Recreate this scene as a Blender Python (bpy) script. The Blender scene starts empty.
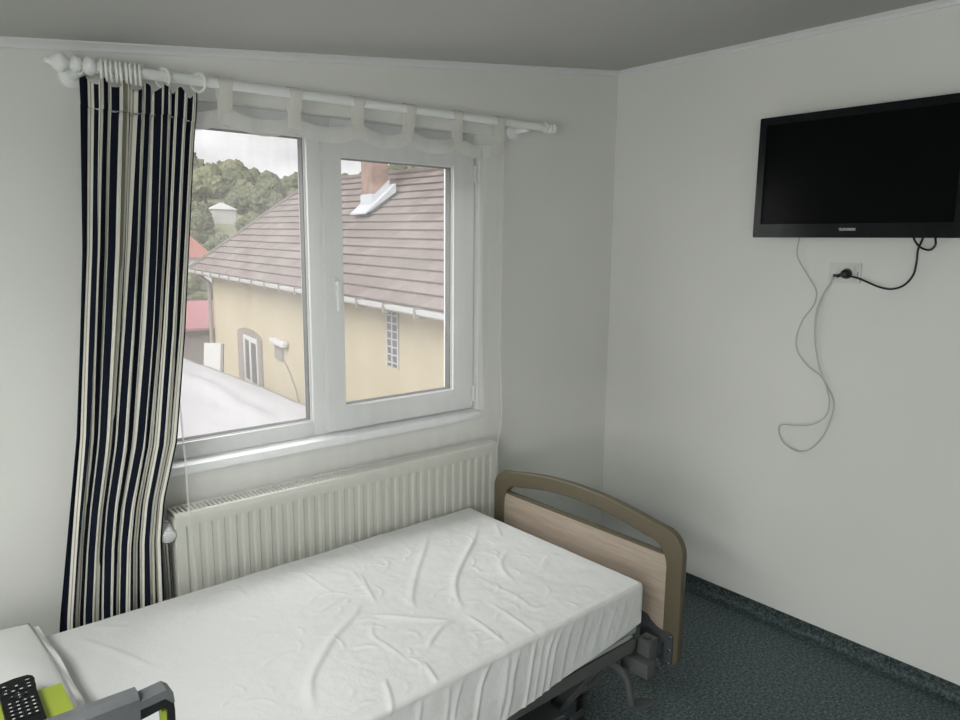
import bpy, bmesh, math, random
import numpy as np
from mathutils import Matrix, Vector, noise
random.seed(7)
S = bpy.context.scene
COL = S.collection
PI = math.pi

# ------------------------------------------------------------------ materials
def mat(name, color, rough=0.6, metal=0.0, spec=0.5, bump=None, vary=None, coat=0.0):
    """bump=(scale,strength,distance)  vary=(scale,amount)"""
    m = bpy.data.materials.new(name); m.use_nodes = True
    nt = m.node_tree; b = nt.nodes['Principled BSDF']
    b.inputs['Base Color'].default_value = (*color, 1)
    b.inputs['Roughness'].default_value = rough
    b.inputs['Metallic'].default_value = metal
    b.inputs['Specular IOR Level'].default_value = spec
    b.inputs['Coat Weight'].default_value = coat
    tc = nt.nodes.new('ShaderNodeTexCoord')
    if vary:
        n = nt.nodes.new('ShaderNodeTexNoise'); n.inputs['Scale'].default_value = vary[0]; n.inputs['Detail'].default_value = 4
        nt.links.new(tc.outputs['Object'], n.inputs['Vector'])
        r = nt.nodes.new('ShaderNodeValToRGB')
        a = vary[1]
        r.color_ramp.elements[0].position = .3; r.color_ramp.elements[1].position = .7
        r.color_ramp.elements[0].color = (*[c * (1 - a) for c in color], 1)
        r.color_ramp.elements[1].color = (*[min(1, c * (1 + a)) for c in color], 1)
        nt.links.new(n.outputs['Fac'], r.inputs['Fac']); nt.links.new(r.outputs['Color'], b.inputs['Base Color'])
    if bump:
        n2 = nt.nodes.new('ShaderNodeTexNoise'); n2.inputs['Scale'].default_value = bump[0]; n2.inputs['Detail'].default_value = 3
        nt.links.new(tc.outputs['Object'], n2.inputs['Vector'])
        bp = nt.nodes.new('ShaderNodeBump'); bp.inputs['Strength'].default_value = bump[1]; bp.inputs['Distance'].default_value = bump[2]
        nt.links.new(n2.outputs['Fac'], bp.inputs['Height']); nt.links.new(bp.outputs['Normal'], b.inputs['Normal'])
    return m

def nodes(m): return m.node_tree, m.node_tree.nodes['Principled BSDF']

M = {}
M['wall'] = mat('wall_paint', (.735, .74, .71), .85, spec=.2, bump=(60, .12, .004), vary=(1.3, .02))
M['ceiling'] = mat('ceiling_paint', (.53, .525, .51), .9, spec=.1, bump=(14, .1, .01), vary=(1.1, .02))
M['trim'] = mat('trim_paint', (.72, .73, .73), .6)
M['pvc'] = mat('white_pvc', (.64, .65, .655), .35)
M['sillm'] = mat('white_sill', (.82, .84, .86), .35)
M['rubber'] = mat('grey_gasket', (.06, .06, .065), .7)
M['rad'] = mat('radiator_enamel', (.56, .565, .515), .35)
M['raddark'] = mat('radiator_inside', (.10, .10, .10), .8)
M['rod'] = mat('white_wood', (.80, .81, .80), .35)
M['ring'] = mat('ring_white', (.88, .88, .85), .35)
M['black'] = mat('black_gloss', (.002, .003, .005), .22, spec=.3)
M['screen'] = mat('black_screen', (.003, .0033, .0036), .20, spec=.07)
M['blackp'] = mat('black_plastic', (.008, .008, .010), .45)
M['silver'] = mat('silver_letters', (.55, .55, .55), .35, metal=.3)
M['steel'] = mat('steel_screw', (.75, .75, .75), .25, metal=1)
M['red'] = mat('red_standby', (.25, .01, .01), .4)
M['socket'] = mat('white_socket', (.66, .66, .64), .3)
M['sockdark'] = mat('socket_recess', (.30, .30, .29), .5)
M['cablew'] = mat('white_cable', (.50, .51, .50), .45)
M['cableb'] = mat('black_cable', (.006, .006, .012), .4)
M['taupe'] = mat('taupe_plastic', (.108, .092, .058), .42, bump=(220, .05, .001))
M['deck'] = mat('deck_grey', (.085, .09, .088), .5)
M['deckdark'] = mat('frame_dark', (.012, .014, .015), .45)
M['bracket'] = mat('bracket_grey', (.055, .06, .065), .5)
M['pad'] = mat('mattress_grey', (.33, .34, .33), .8)
M['railg'] = mat('rail_grey', (.13, .137, .145), .45, bump=(40, .1, .001), vary=(25, .12))
M['railp'] = mat('rail_panel_grey', (.06, .065, .068), .5)
M['raild'] = mat('rail_dark', (.012, .014, .015), .5)
M['green'] = mat('lime_green', (.38, .47, .05), .6, bump=(300, .08, .0005))
M['sheet'] = mat('white_sheet', (.695, .70, .695), .9, spec=.1, bump=(110, .35, .0022))
M['pillow'] = mat('white_pillowcase', (.74, .745, .735), .9, spec=.1, bump=(300, .15, .0008))
M['remote'] = mat('remote_black', (.006, .0065, .008), .6, spec=.2)
M['rkey'] = mat('remote_key', (.014, .015, .017), .5, spec=.25)
M['rmark'] = mat('remote_mark', (.72, .72, .68), .5)

# vinyl floor: blue-green, light and dark flecks
def vinyl(name, base):
    m = mat(name, base, .55, spec=.3)
    nt, b = nodes(m)
    tc = nt.nodes.new('ShaderNodeTexCoord')
    v = nt.nodes.new('ShaderNodeTexNoise'); v.inputs['Scale'].default_value = 95; v.inputs['Detail'].default_value = 3; v.inputs['Roughness'].default_value = .75
    nt.links.new(tc.outputs['Object'], v.inputs['Vector'])
    r = nt.nodes.new('ShaderNodeValToRGB'); e = r.color_ramp.elements
    e[0].position = .36; e[0].color = (base[0] * .35, base[1] * .38, base[2] * .4, 1)
    e[1].position = .66; e[1].color = (base[0] * 2.5, base[1] * 2.4, base[2] * 2.3, 1)
    x = e.new(.5); x.color = (*base, 1)
    nt.links.new(v.outputs['Fac'], r.inputs['Fac']); nt.links.new(r.outputs['Color'], b.inputs['Base Color'])
    return m
M['floor'] = vinyl('vinyl_floor', (.060, .084, .088))
M['skirt'] = vinyl('vinyl_skirting', (.045, .063, .066))

# wood laminate for the footboard
def laminate():
    m = mat('oak_laminate', (.38, .31, .25), .5)
    nt, b = nodes(m)
    tc = nt.nodes.new('ShaderNodeTexCoord'); mp = nt.nodes.new('ShaderNodeMapping')
    mp.inputs['Scale'].default_value = (8, 3.0, 60)
    nt.links.new(tc.outputs['Object'], mp.inputs['Vector'])
    n = nt.nodes.new('ShaderNodeTexNoise'); n.inputs['Scale'].default_value = 1.6; n.inputs['Detail'].default_value = 6; n.inputs['Roughness'].default_value = .65
    nt.links.new(mp.outputs['Vector'], n.inputs['Vector'])
    r = nt.nodes.new('ShaderNodeValToRGB'); e = r.color_ramp.elements
    e[0].position = .25; e[0].color = (.29, .235, .185, 1); e[1].position = .75; e[1].color = (.43, .36, .295, 1)
    nt.links.new(n.outputs['Fac'], r.inputs['Fac']); nt.links.new(r.outputs['Color'], b.inputs['Base Color'])
    return m
M['laminate'] = laminate()

# striped curtain: colour by the woven width (UV x, metres)
def striped():
    m = mat('striped_cotton', (.5, .5, .5), .9, spec=.1)
    nt, b = nodes(m)
    uv = nt.nodes.new('ShaderNodeUVMap'); uv.uv_map = 'cloth'
    sx = nt.nodes.new('ShaderNodeSeparateXYZ'); nt.links.new(uv.outputs['UV'], sx.inputs['Vector'])
    mu = nt.nodes.new('ShaderNodeMath'); mu.operation = 'MULTIPLY'; mu.inputs[1].default_value = 1 / .0385
    nt.links.new(sx.outputs['X'], mu.inputs[0])
    fr = nt.nodes.new('ShaderNodeMath'); fr.operation = 'FRACT'; nt.links.new(mu.outputs[0], fr.inputs[0])
    r = nt.nodes.new('ShaderNodeValToRGB'); r.color_ramp.interpolation = 'CONSTANT'
    navy = (.008, .011, .021, 1); cream = (.70, .69, .62, 1); tan = (.36, .33, .26, 1)
    seq = [(0, navy), (.49, cream), (.68, tan), (.78, cream), (.985, navy)]
    e = r.color_ramp.elements
    e[0].position = 0; e[0].color = seq[0][1]; e[1].position = seq[1][0]; e[1].color = seq[1][1]
    for p, c in seq[2:]:
        x = e.new(p); x.color = c
    nt.links.new(fr.outputs[0], r.inputs['Fac']); nt.links.new(r.outputs['Color'], b.inputs['Base Color'])
    # a little light through the cloth
    tr = nt.nodes.new('ShaderNodeBsdfTranslucent'); nt.links.new(r.outputs['Color'], tr.inputs['Color'])
    mx = nt.nodes.new('ShaderNodeMixShader'); mx.inputs[0].default_value = .07
    out = nt.nodes['Material Output']
    nt.links.new(b.outputs[0], mx.inputs[1]); nt.links.new(tr.outputs[0], mx.inputs[2]); nt.links.new(mx.outputs[0], out.inputs['Surface'])
    return m
M['stripe'] = striped()

def sheer(name, color, clear, transl):
    m = bpy.data.materials.new(name); m.use_nodes = True
    nt = m.node_tree; nt.nodes.clear()
    out = nt.nodes.new('ShaderNodeOutputMaterial')
    tp = nt.nodes.new('ShaderNodeBsdfTransparent')
    tl = nt.nodes.new('ShaderNodeBsdfTranslucent'); tl.inputs['Color'].default_value = (*color, 1)
    df = nt.nodes.new('ShaderNodeBsdfDiffuse'); df.inputs['Color'].default_value = (*color, 1)
    tc = nt.nodes.new('ShaderNodeTexCoord'); mp = nt.nodes.new('ShaderNodeMapping'); mp.inputs['Scale'].default_value = (9, 9, .8)
    n = nt.nodes.new('ShaderNodeTexNoise'); n.inputs['Scale'].default_value = 2; n.inputs['Detail'].default_value = 4
    nt.links.new(tc.outputs['Object'], mp.inputs['Vector']); nt.links.new(mp.outputs['Vector'], n.inputs['Vector'])
    mr = nt.nodes.new('ShaderNodeMapRange'); mr.inputs[1].default_value = .3; mr.inputs[2].default_value = .7
    mr.inputs[3].default_value = 1 - clear - .03; mr.inputs[4].default_value = 1 - clear + .05
    nt.links.new(n.outputs['Fac'], mr.inputs[0])
    a = nt.nodes.new('ShaderNodeMixShader'); a.inputs[0].default_value = transl
    nt.links.new(df.outputs[0], a.inputs[1]); nt.links.new(tl.outputs[0], a.inputs[2])
    b = nt.nodes.new('ShaderNodeMixShader')
    nt.links.new(mr.outputs[0], b.inputs[0]); nt.links.new(tp.outputs[0], b.inputs[1]); nt.links.new(a.outputs[0], b.inputs[2])
    nt.links.new(b.outputs[0], out.inputs['Surface'])
    return m
M['sheer'] = sheer('sheer_voile', (.95, .95, .93), .81, .6)
M['sheerhem'] = sheer('sheer_doubled_voile', (.86, .86, .83), .50, .45)
M['sheertab'] = sheer('sheer_tab_voile', (.84, .835, .78), .38, .4)

def glass():
    m = bpy.data.materials.new('window_glass'); m.use_nodes = True
    nt = m.node_tree; nt.nodes.clear()
    out = nt.nodes.new('ShaderNodeOutputMaterial')
    tp = nt.nodes.new('ShaderNodeBsdfTransparent'); tp.inputs['Color'].default_value = (.95, .96, .955, 1)
    gl = nt.nodes.new('ShaderNodeBsdfGlossy'); gl.inputs['Roughness'].default_value = .02
    mx = nt.nodes.new('ShaderNodeMixShader'); mx.inputs[0].default_value = .035
    nt.links.new(tp.outputs[0], mx.inputs[1]); nt.links.new(gl.outputs[0], mx.inputs[2]); nt.links.new(mx.outputs[0], out.inputs['Surface'])
    return m
M['glass'] = glass()

# ------------------------------------------------------------------ mesh helpers
def new(): return bmesh.new()

def obj(name, bm, m, parent=None, local=False, angle=35, smooth=True):
    """Link bm as one mesh. Unless local, bm is in world space and is brought into the parent's frame."""
    if parent is not None and not local:
        W = Matrix.Identity(4); p = parent; chain = []
        while p is not None: chain.append(p); p = p.parent
        for q in reversed(chain): W = W @ (Matrix.Translation(q.location) @ q.rotation_euler.to_matrix().to_4x4())
        bmesh.ops.transform(bm, matrix=W.inverted(), verts=bm.verts)
    bmesh.ops.recalc_face_normals(bm, faces=bm.faces)
    me = bpy.data.meshes.new(name); bm.to_mesh(me); bm.free()
    if smooth:
        for p in me.polygons: p.use_smooth = True
        me.set_sharp_from_angle(angle=math.radians(angle))
    for mm in (m if isinstance(m, (list, tuple)) else [m]): me.materials.append(mm)
    o = bpy.data.objects.new(name, me); COL.objects.link(o)
    if parent is not None: o.parent = parent
    return o

def thing(name, label, cat, loc=(0, 0, 0), rz=0, group=None):
    o = bpy.data.objects.new(name, None); COL.objects.link(o)
    o.empty_display_size = .05
    o.location = loc; o.rotation_euler = (0, 0, rz); o['label'] = label; o['category'] = cat
    if group: o['group'] = group
    return o

def tag(o, label, cat, group=None, kind=None):
    o['label'] = label; o['category'] = cat
    if group: o['group'] = group
    if kind: o['kind'] = kind
    return o

def struct(o):
    o['kind'] = 'structure'; return o

def box(bm, a, b, bev=0, seg=2):
    """axis aligned box between corners a and b"""
    n0 = len(bm.verts)
    r = bmesh.ops.create_cube(bm, size=1)
    vs = r['verts']
    c = [(a[i] + b[i]) / 2 for i in range(3)]; s = [abs(b[i] - a[i]) for i in range(3)]
    for v in vs: v.co = Vector((v.co.x * s[0] + c[0], v.co.y * s[1] + c[1], v.co.z * s[2] + c[2]))
    if bev:
        es = list({e for v in vs for e in v.link_edges})
        bmesh.ops.bevel(bm, geom=es, offset=min(bev, min(s) * .49), segments=seg, affect='EDGES', profile=.5)
    return bm

def obox(bm, p, q, w, h, up=(0, 0, 1), bev=0):
    """bar from p to q, width w across, height h along up"""
    p, q = Vector(p), Vector(q); d = q - p; L = d.length; d.normalize()
    s = d.cross(Vector(up))
    if s.length < 1e-5: s = d.cross(Vector((0, 1, 0)))
    s.normalize(); u = s.cross(d)
    r = bmesh.ops.create_cube(bm, size=1); vs = r['verts']
    for v in vs:
        v.co = p + d * ((v.co.x + .5) * L) + s * (v.co.y * w) + u * (v.co.z * h)
    if bev:
        es = list({e for v in vs for e in v.link_edges})
        bmesh.ops.bevel(bm, geom=es, offset=bev, segments=2, affect='EDGES', profile=.5)

def smoothpath(pts, n=8):
    P = [Vector(p) for p in pts]; out = []
    P = [P[0] * 2 - P[1]] + P + [P[-1] * 2 - P[-2]]
    for i in range(1, len(P) - 2):
        p0, p1, p2, p3 = P[i - 1:i + 3]
        for k in range(n):
            t = k / n
            out.append(.5 * ((2 * p1) + (p2 - p0) * t + (2 * p0 - 5 * p1 + 4 * p2 - p3) * t * t + (3 * p1 - p0 - 3 * p2 + p3) * t ** 3))
    out.append(P[-2]); return out

def tube(bm, pts, r, n=8, caps=True, rads=None):
    P = [Vector(p) for p in pts]; rings = []
    t0 = (P[1] - P[0]).normalized()
    a = t0.orthogonal().normalized()
    for i, p in enumerate(P):
        t = (P[min(i + 1, len(P) - 1)] - P[max(i - 1, 0)]).normalized()
        a = (a - t * a.dot(t)).normalized(); b = t.cross(a)
        rr = rads[i] if rads else r
        rings.append([bm.verts.new(p + (a * math.cos(2 * PI * k / n) + b * math.sin(2 * PI * k / n)) * rr) for k in range(n)])
    for i in range(len(rings) - 1):
        for k in range(n):
            bm.faces.new((rings[i][k], rings[i][(k + 1) % n], rings[i + 1][(k + 1) % n], rings[i + 1][k]))
    if caps:
        bm.faces.new(rings[0][::-1]); bm.faces.new(rings[-1])

def lathe(bm, prof, o, axis, n=24):
    """prof: (distance along axis, radius)"""
    ax = Vector(axis).normalized(); a = ax.orthogonal().normalized(); b = ax.cross(a); o = Vector(o)
    rings = []
    for d, r in prof:
        r = max(r, .0002)
        rings.append([bm.verts.new(o + ax * d + (a * math.cos(2 * PI * k / n) + b * math.sin(2 * PI * k / n)) * r) for k in range(n)])
    for i in range(len(rings) - 1):
        for k in range(n):
            bm.faces.new((rings[i][k], rings[i][(k + 1) % n], rings[i + 1][(k + 1) % n], rings[i + 1][k]))
    bm.faces.new(rings[0][::-1]); bm.faces.new(rings[-1])

def torus(bm, c, axis, R, r, n=28, k=8):
    ax = Vector(axis).normalized(); a = ax.orthogonal().normalized(); b = ax.cross(a); c = Vector(c); rings = []
    for i in range(n):
        d = a * math.cos(2 * PI * i / n) + b * math.sin(2 * PI * i / n)
        rings.append([bm.verts.new(c + d * (R + r * math.cos(2 * PI * j / k)) + ax * (r * math.sin(2 * PI * j / k))) for j in range(k)])
    for i in range(n):
        for j in range(k):
            bm.faces.new((rings[i][j], rings[i][(j + 1) % k], rings[(i + 1) % n][(j + 1) % k], rings[(i + 1) % n][j]))

def prism(bm, poly, fn0, fn1):
    """closed 2D polygon extruded between two placements"""
    A = [bm.verts.new(fn0(p)) for p in poly]; B = [bm.verts.new(fn1(p)) for p in poly]
    bm.faces.new(A[::-1]); bm.faces.new(B)
    n = len(poly)
    for i in range(n): bm.faces.new((A[i], A[(i + 1) % n], B[(i + 1) % n], B[i]))

def holed(bm, outer, inner, fn0, fn1):
    """outer and inner loops of equal length, extruded (a frame)"""
    n = len(outer)
    vs = [[bm.verts.new(f(p)) for p in L] for f in (fn0, fn1) for L in (outer, inner)]
    o0, i0, o1, i1 = vs
    for i in range(n):
        j = (i + 1) % n
        bm.faces.new((o0[i], o0[j], i0[j], i0[i])); bm.faces.new((o1[j], o1[i], i1[i], i1[j]))
        bm.faces.new((o0[j], o0[i], o1[i], o1[j])); bm.faces.new((i0[i], i0[j], i1[j], i1[i]))

def bevel_all(bm, off, seg=2, ang=30):
    es = [e for e in bm.edges if len(e.link_faces) == 2 and e.calc_face_angle(0) > math.radians(ang)]
    bmesh.ops.bevel(bm, geom=es, offset=off, segments=seg, affect='EDGES', profile=.5)

def grid(bm, nu, nv, f):
    V = [[bm.verts.new(f(i, j)) for j in range(nv)] for i in range(nu)]
    F = []
    for i in range(nu - 1):
        for j in range(nv - 1):
            F.append(bm.faces.new((V[i][j], V[i + 1][j], V[i + 1][j + 1], V[i][j + 1])))
    return V, F

def rrect(x0, x1, y0, y1, r, n=5):
    out = []
    for cx, cy, a0 in ((x1 - r, y1 - r, 0), (x0 + r, y1 - r, 90), (x0 + r, y0 + r, 180), (x1 - r, y0 + r, 270)):
        for k in range(n + 1):
            a = math.radians(a0 + 90 * k / n); out.append((cx + r * math.cos(a), cy + r * math.sin(a)))
    return out

# ------------------------------------------------------------------ room shell
XL, YF = -4.4, -4.3            # left wall, wall behind the viewer
def ceil(x): return 2.438 + .1134 * x
HX0, HX1, HZ0, HZ1 = -2.25, -.865, .853, 2.062     # opening of window_1

bm = new(); box(bm, (XL - .2, YF - .2, -.12), (.2, .25, 0)); struct(obj('floor', bm, M['floor']))
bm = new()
KX0, KX1, KY0, KY1 = -4.2, -3.3, -2.2, -.9      # unseen roof opening, added to bring fill light to the bed
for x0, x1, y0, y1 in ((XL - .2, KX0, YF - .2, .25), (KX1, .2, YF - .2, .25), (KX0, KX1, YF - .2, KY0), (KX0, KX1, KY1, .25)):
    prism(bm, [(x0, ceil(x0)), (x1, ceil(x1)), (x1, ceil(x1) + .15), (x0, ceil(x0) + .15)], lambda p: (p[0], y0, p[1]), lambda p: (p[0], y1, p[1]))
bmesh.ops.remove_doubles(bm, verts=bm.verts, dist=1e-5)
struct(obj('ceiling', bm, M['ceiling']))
bm = new(); box(bm, (XL - 1.5, YF - .2, ceil(XL) - .12), (XL - .2, .25, ceil(XL) + .04)); struct(obj('sun_block_slab', bm, M['trim']))   # unseen slab added to keep the sun out of the left opening
# window wall with its opening
bm = new()
def wcol(x0, x1, z0, z1s):
    prism(bm, [(x0, z0), (x1, z0), (x1, z1s[1]), (x0, z1s[0])], lambda p: (p[0], 0, p[1]), lambda p: (p[0], .25, p[1]))
wcol(XL, HX0, 0, (ceil(XL), ceil(HX0))); wcol(HX1, 0, 0, (ceil(HX1), ceil(0)))
wcol(HX0, HX1, 0, (HZ0, HZ0)); wcol(HX0, HX1, HZ1, (ceil(HX0), ceil(HX1)))
bmesh.ops.remove_doubles(bm, verts=bm.verts, dist=1e-5)
struct(obj('wall_back', bm, M['wall']))
bm = new(); box(bm, (0, YF, 0), (.2, .25, ceil(0))); struct(obj('wall_right', bm, M['wall']))
bm = new(); prism(bm, [(XL, 0), (0, 0), (0, ceil(0)), (XL, ceil(XL))], lambda p: (p[0], YF - .2, p[1]), lambda p: (p[0], YF, p[1]))
struct(obj('wall_front', bm, M['wall']))
# left wall with an unseen glazed opening, added for fill light
LY0, LY1, LZ0, LZ1 = -4.1, -2.2, .75, 1.8
bm = new(); ch = ceil(XL)
for a, b in (((YF - .2, 0), (LY0, ch)), ((LY1, 0), (.25, ch)), ((LY0, 0), (LY1, LZ0)), ((LY0, LZ1), (LY1, ch))):
    box(bm, (XL - .2, a[0], a[1]), (XL, b[0], b[1]))
struct(obj('wall_left', bm, M['wall']))
w2 = struct(bpy.data.objects.new('fill_opening_left', None)); COL.objects.link(w2); w2.location = (XL - .1, (LY0 + LY1) / 2, LZ0)
bm = new()
for a, b in (((LY0, LZ0), (LY1, LZ0 + .06)), ((LY0, LZ1 - .06), (LY1, LZ1)), ((LY0, LZ0 + .06), (LY0 + .06, LZ1 - .06)), ((LY1 - .06, LZ0 + .06), (LY1, LZ1 - .06)),
             ((-3.18, LZ0 + .06), (-3.12, LZ1 - .06))):
    box(bm, (XL - .13, a[0], a[1]), (XL - .07, b[0], b[1]))
obj('frame', bm, M['pvc'], w2)
bm = new(); box(bm, (XL - .103, LY0 + .06, LZ0 + .06), (XL - .097, LY1 - .06, LZ1 - .06)); obj('pane', bm, M['glass'], w2)

w3 = struct(bpy.data.objects.new('fill_opening_roof', None)); COL.objects.link(w3); w3.location = ((KX0 + KX1) / 2, (KY0 + KY1) / 2, ceil(-3.75) + .1)  # glazed frame for the added roof opening, out of view
bm = new()
for x0, x1, y0, y1 in ((KX0, KX0 + .06, KY0, KY1), (KX1 - .06, KX1, KY0, KY1), (KX0 + .06, KX1 - .06, KY0, KY0 + .06), (KX0 + .06, KX1 - .06, KY1 - .06, KY1)):
    prism(bm, [(x0, ceil(x0) + .06), (x1, ceil(x1) + .06), (x1, ceil(x1) + .14), (x0, ceil(x0) + .14)], lambda p: (p[0], y0, p[1]), lambda p: (p[0], y1, p[1]))
obj('frame', bm, M['pvc'], w3)
bm = new(); prism(bm, [(KX0 + .05, ceil(KX0) + .10), (KX1 - .05, ceil(KX1) + .09), (KX1 - .05, ceil(KX1) + .096), (KX0 + .05, ceil(KX0) + .106)], lambda p: (p[0], KY0 + .05, p[1]), lambda p: (p[0], KY1 - .05, p[1])); obj('pane', bm, M['glass'], w3)
# ceiling trim (small cornice)
def cornice(name, p0, p1, inward):
    bm = new(); d = Vector(inward); p0, p1 = Vector(p0), Vector(p1)
    prof = [(0, 0), (.024, 0), (.024, -.005), (.014, -.009), (.007, -.016), (.006, -.024), (0, -.026)]
    prism(bm, prof, lambda q: p0 + d * q[0] + Vector((0, 0, q[1])), lambda q: p1 + d * q[0] + Vector((0, 0, q[1])))
    return struct(obj(name, bm, M['trim']))
cornice('trim_1', (XL, 0, ceil(XL)), (0, 0, ceil(0)), (0, -1, 0))
cornice('trim_2', (0, YF, ceil(0)), (0, 0, ceil(0)), (-1, 0, 0))
# coved vinyl skirting
def skirting(name, p0, p1, inward, up=.062):
    bm = new(); d = Vector(inward); p0, p1 = Vector(p0), Vector(p1)
    prof = [(0, up), (.004, up)] + [(.004 + .026 * (1 - math.cos(a)), .002 + .026 * (1 - math.sin(a))) for a in [PI / 2 * k / 6 for k in range(7)]] + [(.06, .0015), (.06, 0), (0, 0)]
    prism(bm, prof, lambda q: p0 + d * q[0] + Vector((0, 0, q[1])), lambda q: p1 + d * q[0] + Vector((0, 0, q[1])))
    return struct(obj(name, bm, M['skirt']))
skirting('baseboard_right', (0, YF, 0), (0, 0, 0), (-1, 0, 0))
skirting('baseboard_back', (XL, 0, 0), (0, 0, 0), (0, -1, 0))
# caulk line in the corner
# ------------------------------------------------------------------ window 1
w1 = struct(bpy.data.objects.new('window_1', None)); COL.objects.link(w1); w1.location = (-1.55, .08, HZ0)
FY = .045
bm = new()
def fr(x0, z0, x1, z1, y0=FY, y1=.12, bev=.004): box(bm, (x0, y0, z0), (x1, y1, z1), bev)
FB, FT = .885, HZ1
fr(HX0, FB, -2.165, FT); fr(HX1 - .05, FB, HX1, FT); fr(-1.633, FB + .0, -1.54, FT)
fr(-2.166, FB, -1.632, .942); fr(-1.541, FB, HX1 - .049, .93); fr(-2.166, 1.986, -1.632, FT); fr(-1.541, 1.97, HX1 - .049, FT)
obj('frame', bm, M['pvc'], w1)
# glazing beads and gasket round the fixed pane
bm = new(); holed(bm, rrect(-2.166, -1.632, .941, 1.987, .001, 1), rrect(-2.160, -1.638, .945, 1.983, .001, 1), lambda p: (p[0], FY + .014, p[1]), lambda p: (p[0], FY + .05, p[1]))
obj('glazing_bead', bm, M['pvc'], w1)
bm = new(); holed(bm, rrect(-2.161, -1.637, .944, 1.984, .001, 1), rrect(-2.156, -1.642, .947, 1.980, .001, 1), lambda p: (p[0], FY + .02, p[1]), lambda p: (p[0], FY + .05, p[1]))
obj('gasket', bm, M['rubber'], w1)
bm = new(); box(bm, (-2.162, FY + .035, .944), (-1.636, FY + .04, 1.984)); obj('pane', bm, M['glass'], w1)
# opening sash
SX0, SX1, SZ0, SZ1, SY = -1.582, -.878, .897, 2.005, .022
bm = new(); holed(bm, rrect(SX0, SX1, SZ0, SZ1, .006, 2), rrect(-1.507, -.984, .987, 1.925, .004, 2), lambda p: (p[0], SY, p[1]), lambda p: (p[0], SY + .06, p[1])); bevel_all(bm, .003)
sash = obj('sash', bm, M['pvc'], w1)
bm = new(); holed(bm, rrect(-1.508, -.983, .986, 1.926, .001, 1), rrect(-1.503, -.988, .990, 1.921, .001, 1), lambda p: (p[0], SY + .012, p[1]), lambda p: (p[0], SY + .05, p[1]))
obj('glazing_bead', bm, M['pvc'], sash)
bm = new(); holed(bm, rrect(-1.504, -.987, .989, 1.922, .001, 1), rrect(-1.499, -.992, .992, 1.918, .001, 1), lambda p: (p[0], SY + .018, p[1]), lambda p: (p[0], SY + .05, p[1]))
obj('gasket', bm, M['rubber'], sash)
bm = new(); box(bm, (-1.505, SY + .034, .988), (-.986, SY + .039, 1.923)); obj('pane', bm, M['glass'], sash)
bm = new(); box(bm, (-1.556, SY - .010, 1.415), (-1.530, SY, 1.485), .004); box(bm, (-1.551, SY - .032, 1.452), (-1.535, SY - .008, 1.468), .003); box(bm, (-1.553, SY - .040, 1.36), (-1.533, SY - .026, 1.472), .005)
obj('handle', bm, M['pvc'], sash)
for z in (1.90, .96):
    bm = new(); tube(bm, [(SX1 + .004, SY - .004, z - .035), (SX1 + .004, SY - .004, z + .035)], .007, 10); obj('hinge', bm, M['pvc'], sash)
# inner sill
bm = new(); box(bm, (HX0 - .02, -.03, HZ0 + .001), (HX1 - .0, FY + .02, .8845), .005); obj('sill', bm, M['sillm'], w1)

# ------------------------------------------------------------------ radiator
RX0, RX1, RY0, RY1, RZ0, RZ1 = -2.207, -.853, -.130, -.045, .165, .762
rad = thing('radiator', 'white steel panel radiator on the wall under the window', 'radiator', ((RX0 + RX1) / 2, 0, RZ0))
def ribbed(y, s, thick=.010):
    """front or back panel with pressed vertical channels"""
    bm = new(); pitch = .0405; n = int((RX1 - RX0 - .045) / pitch); x0 = (RX0 + RX1) / 2 - n * pitch / 2
    xs = [RX0 + .002, x0 - .004]
    for i in range(n): xs += [x0 + i * pitch + pitch * f for f in (.06, .2, .56, .7, .98)]
    xs += [RX1 - .002]
    zs = [RZ0 + .004, RZ0 + .045, RZ0 + .065, RZ1 - .066, RZ1 - .046, RZ1 - .018]
    def f(i, j):
        x = xs[i]; d = 0
        if 2 <= i < len(xs) - 1 and (i - 2) % 5 in (1, 2) and 2 <= j <= 3: d = .006
        return (x, y + s * d, zs[j])
    V, F = grid(bm, len(xs), len(zs), f)
    r = bmesh.ops.extrude_face_region(bm, geom=bm.faces[:])
    for v in [g for g in r['geom'] if isinstance(g, bmesh.types.BMVert)]: v.co.y = y + s * thick
    return bm
obj('front_panel', ribbed(RY0, 1), M['rad'], rad, angle=25)
obj('rear_panel', ribbed(RY1, -1), M['rad'], rad, angle=25)
for x0, x1 in ((RX0, RX0 + .004), (RX1 - .004, RX1)):
    bm = new(); box(bm, (x0, RY0 + .004, RZ0 + .01), (x1, RY1 - .004, RZ1 - .004), .0015); obj('side_cover', bm, M['rad'], rad)
# top grille: rails along the edges and many narrow bars, over a dark interior
bm = new()
box(bm, (RX0, RY0 - .001, RZ1 - .020), (RX1, RY0 + .016, RZ1), .004); box(bm, (RX0, RY1 - .014, RZ1 - .020), (RX1, RY1 + .001, RZ1), .004)
box(bm, (RX0, RY0 + .01, RZ1 - .012), (RX0 + .010, RY1 - .01, RZ1)); box(bm, (RX1 - .02, RY0 + .01, RZ1 - .012), (RX1, RY1 - .01, RZ1))
x = RX0 + .016
while x < RX1 - .02:
    box(bm, (x, RY0 + .012, RZ1 - .010), (x + .0070, RY1 - .010, RZ1 - .001)); x += .0148
obj('top_grille', bm, M['rad'], rad)
bm = new(); box(bm, (RX0 + .006, RY0 + .012, RZ0 + .02), (RX1 - .006, RY1 - .012, RZ1 - .03)); obj('convector_fins', bm, M['raddark'], rad)
bm = new(); vz = .708
lathe(bm, [(0, .012), (.012, .012), (.014, .021), (.055, .024), (.062, .022), (.064, .016)], (-2.226, -.074, vz + .006), (-.06, -1, -.32), 24)
valve = obj('thermostat_knob', bm, M['pvc'], rad)
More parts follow.
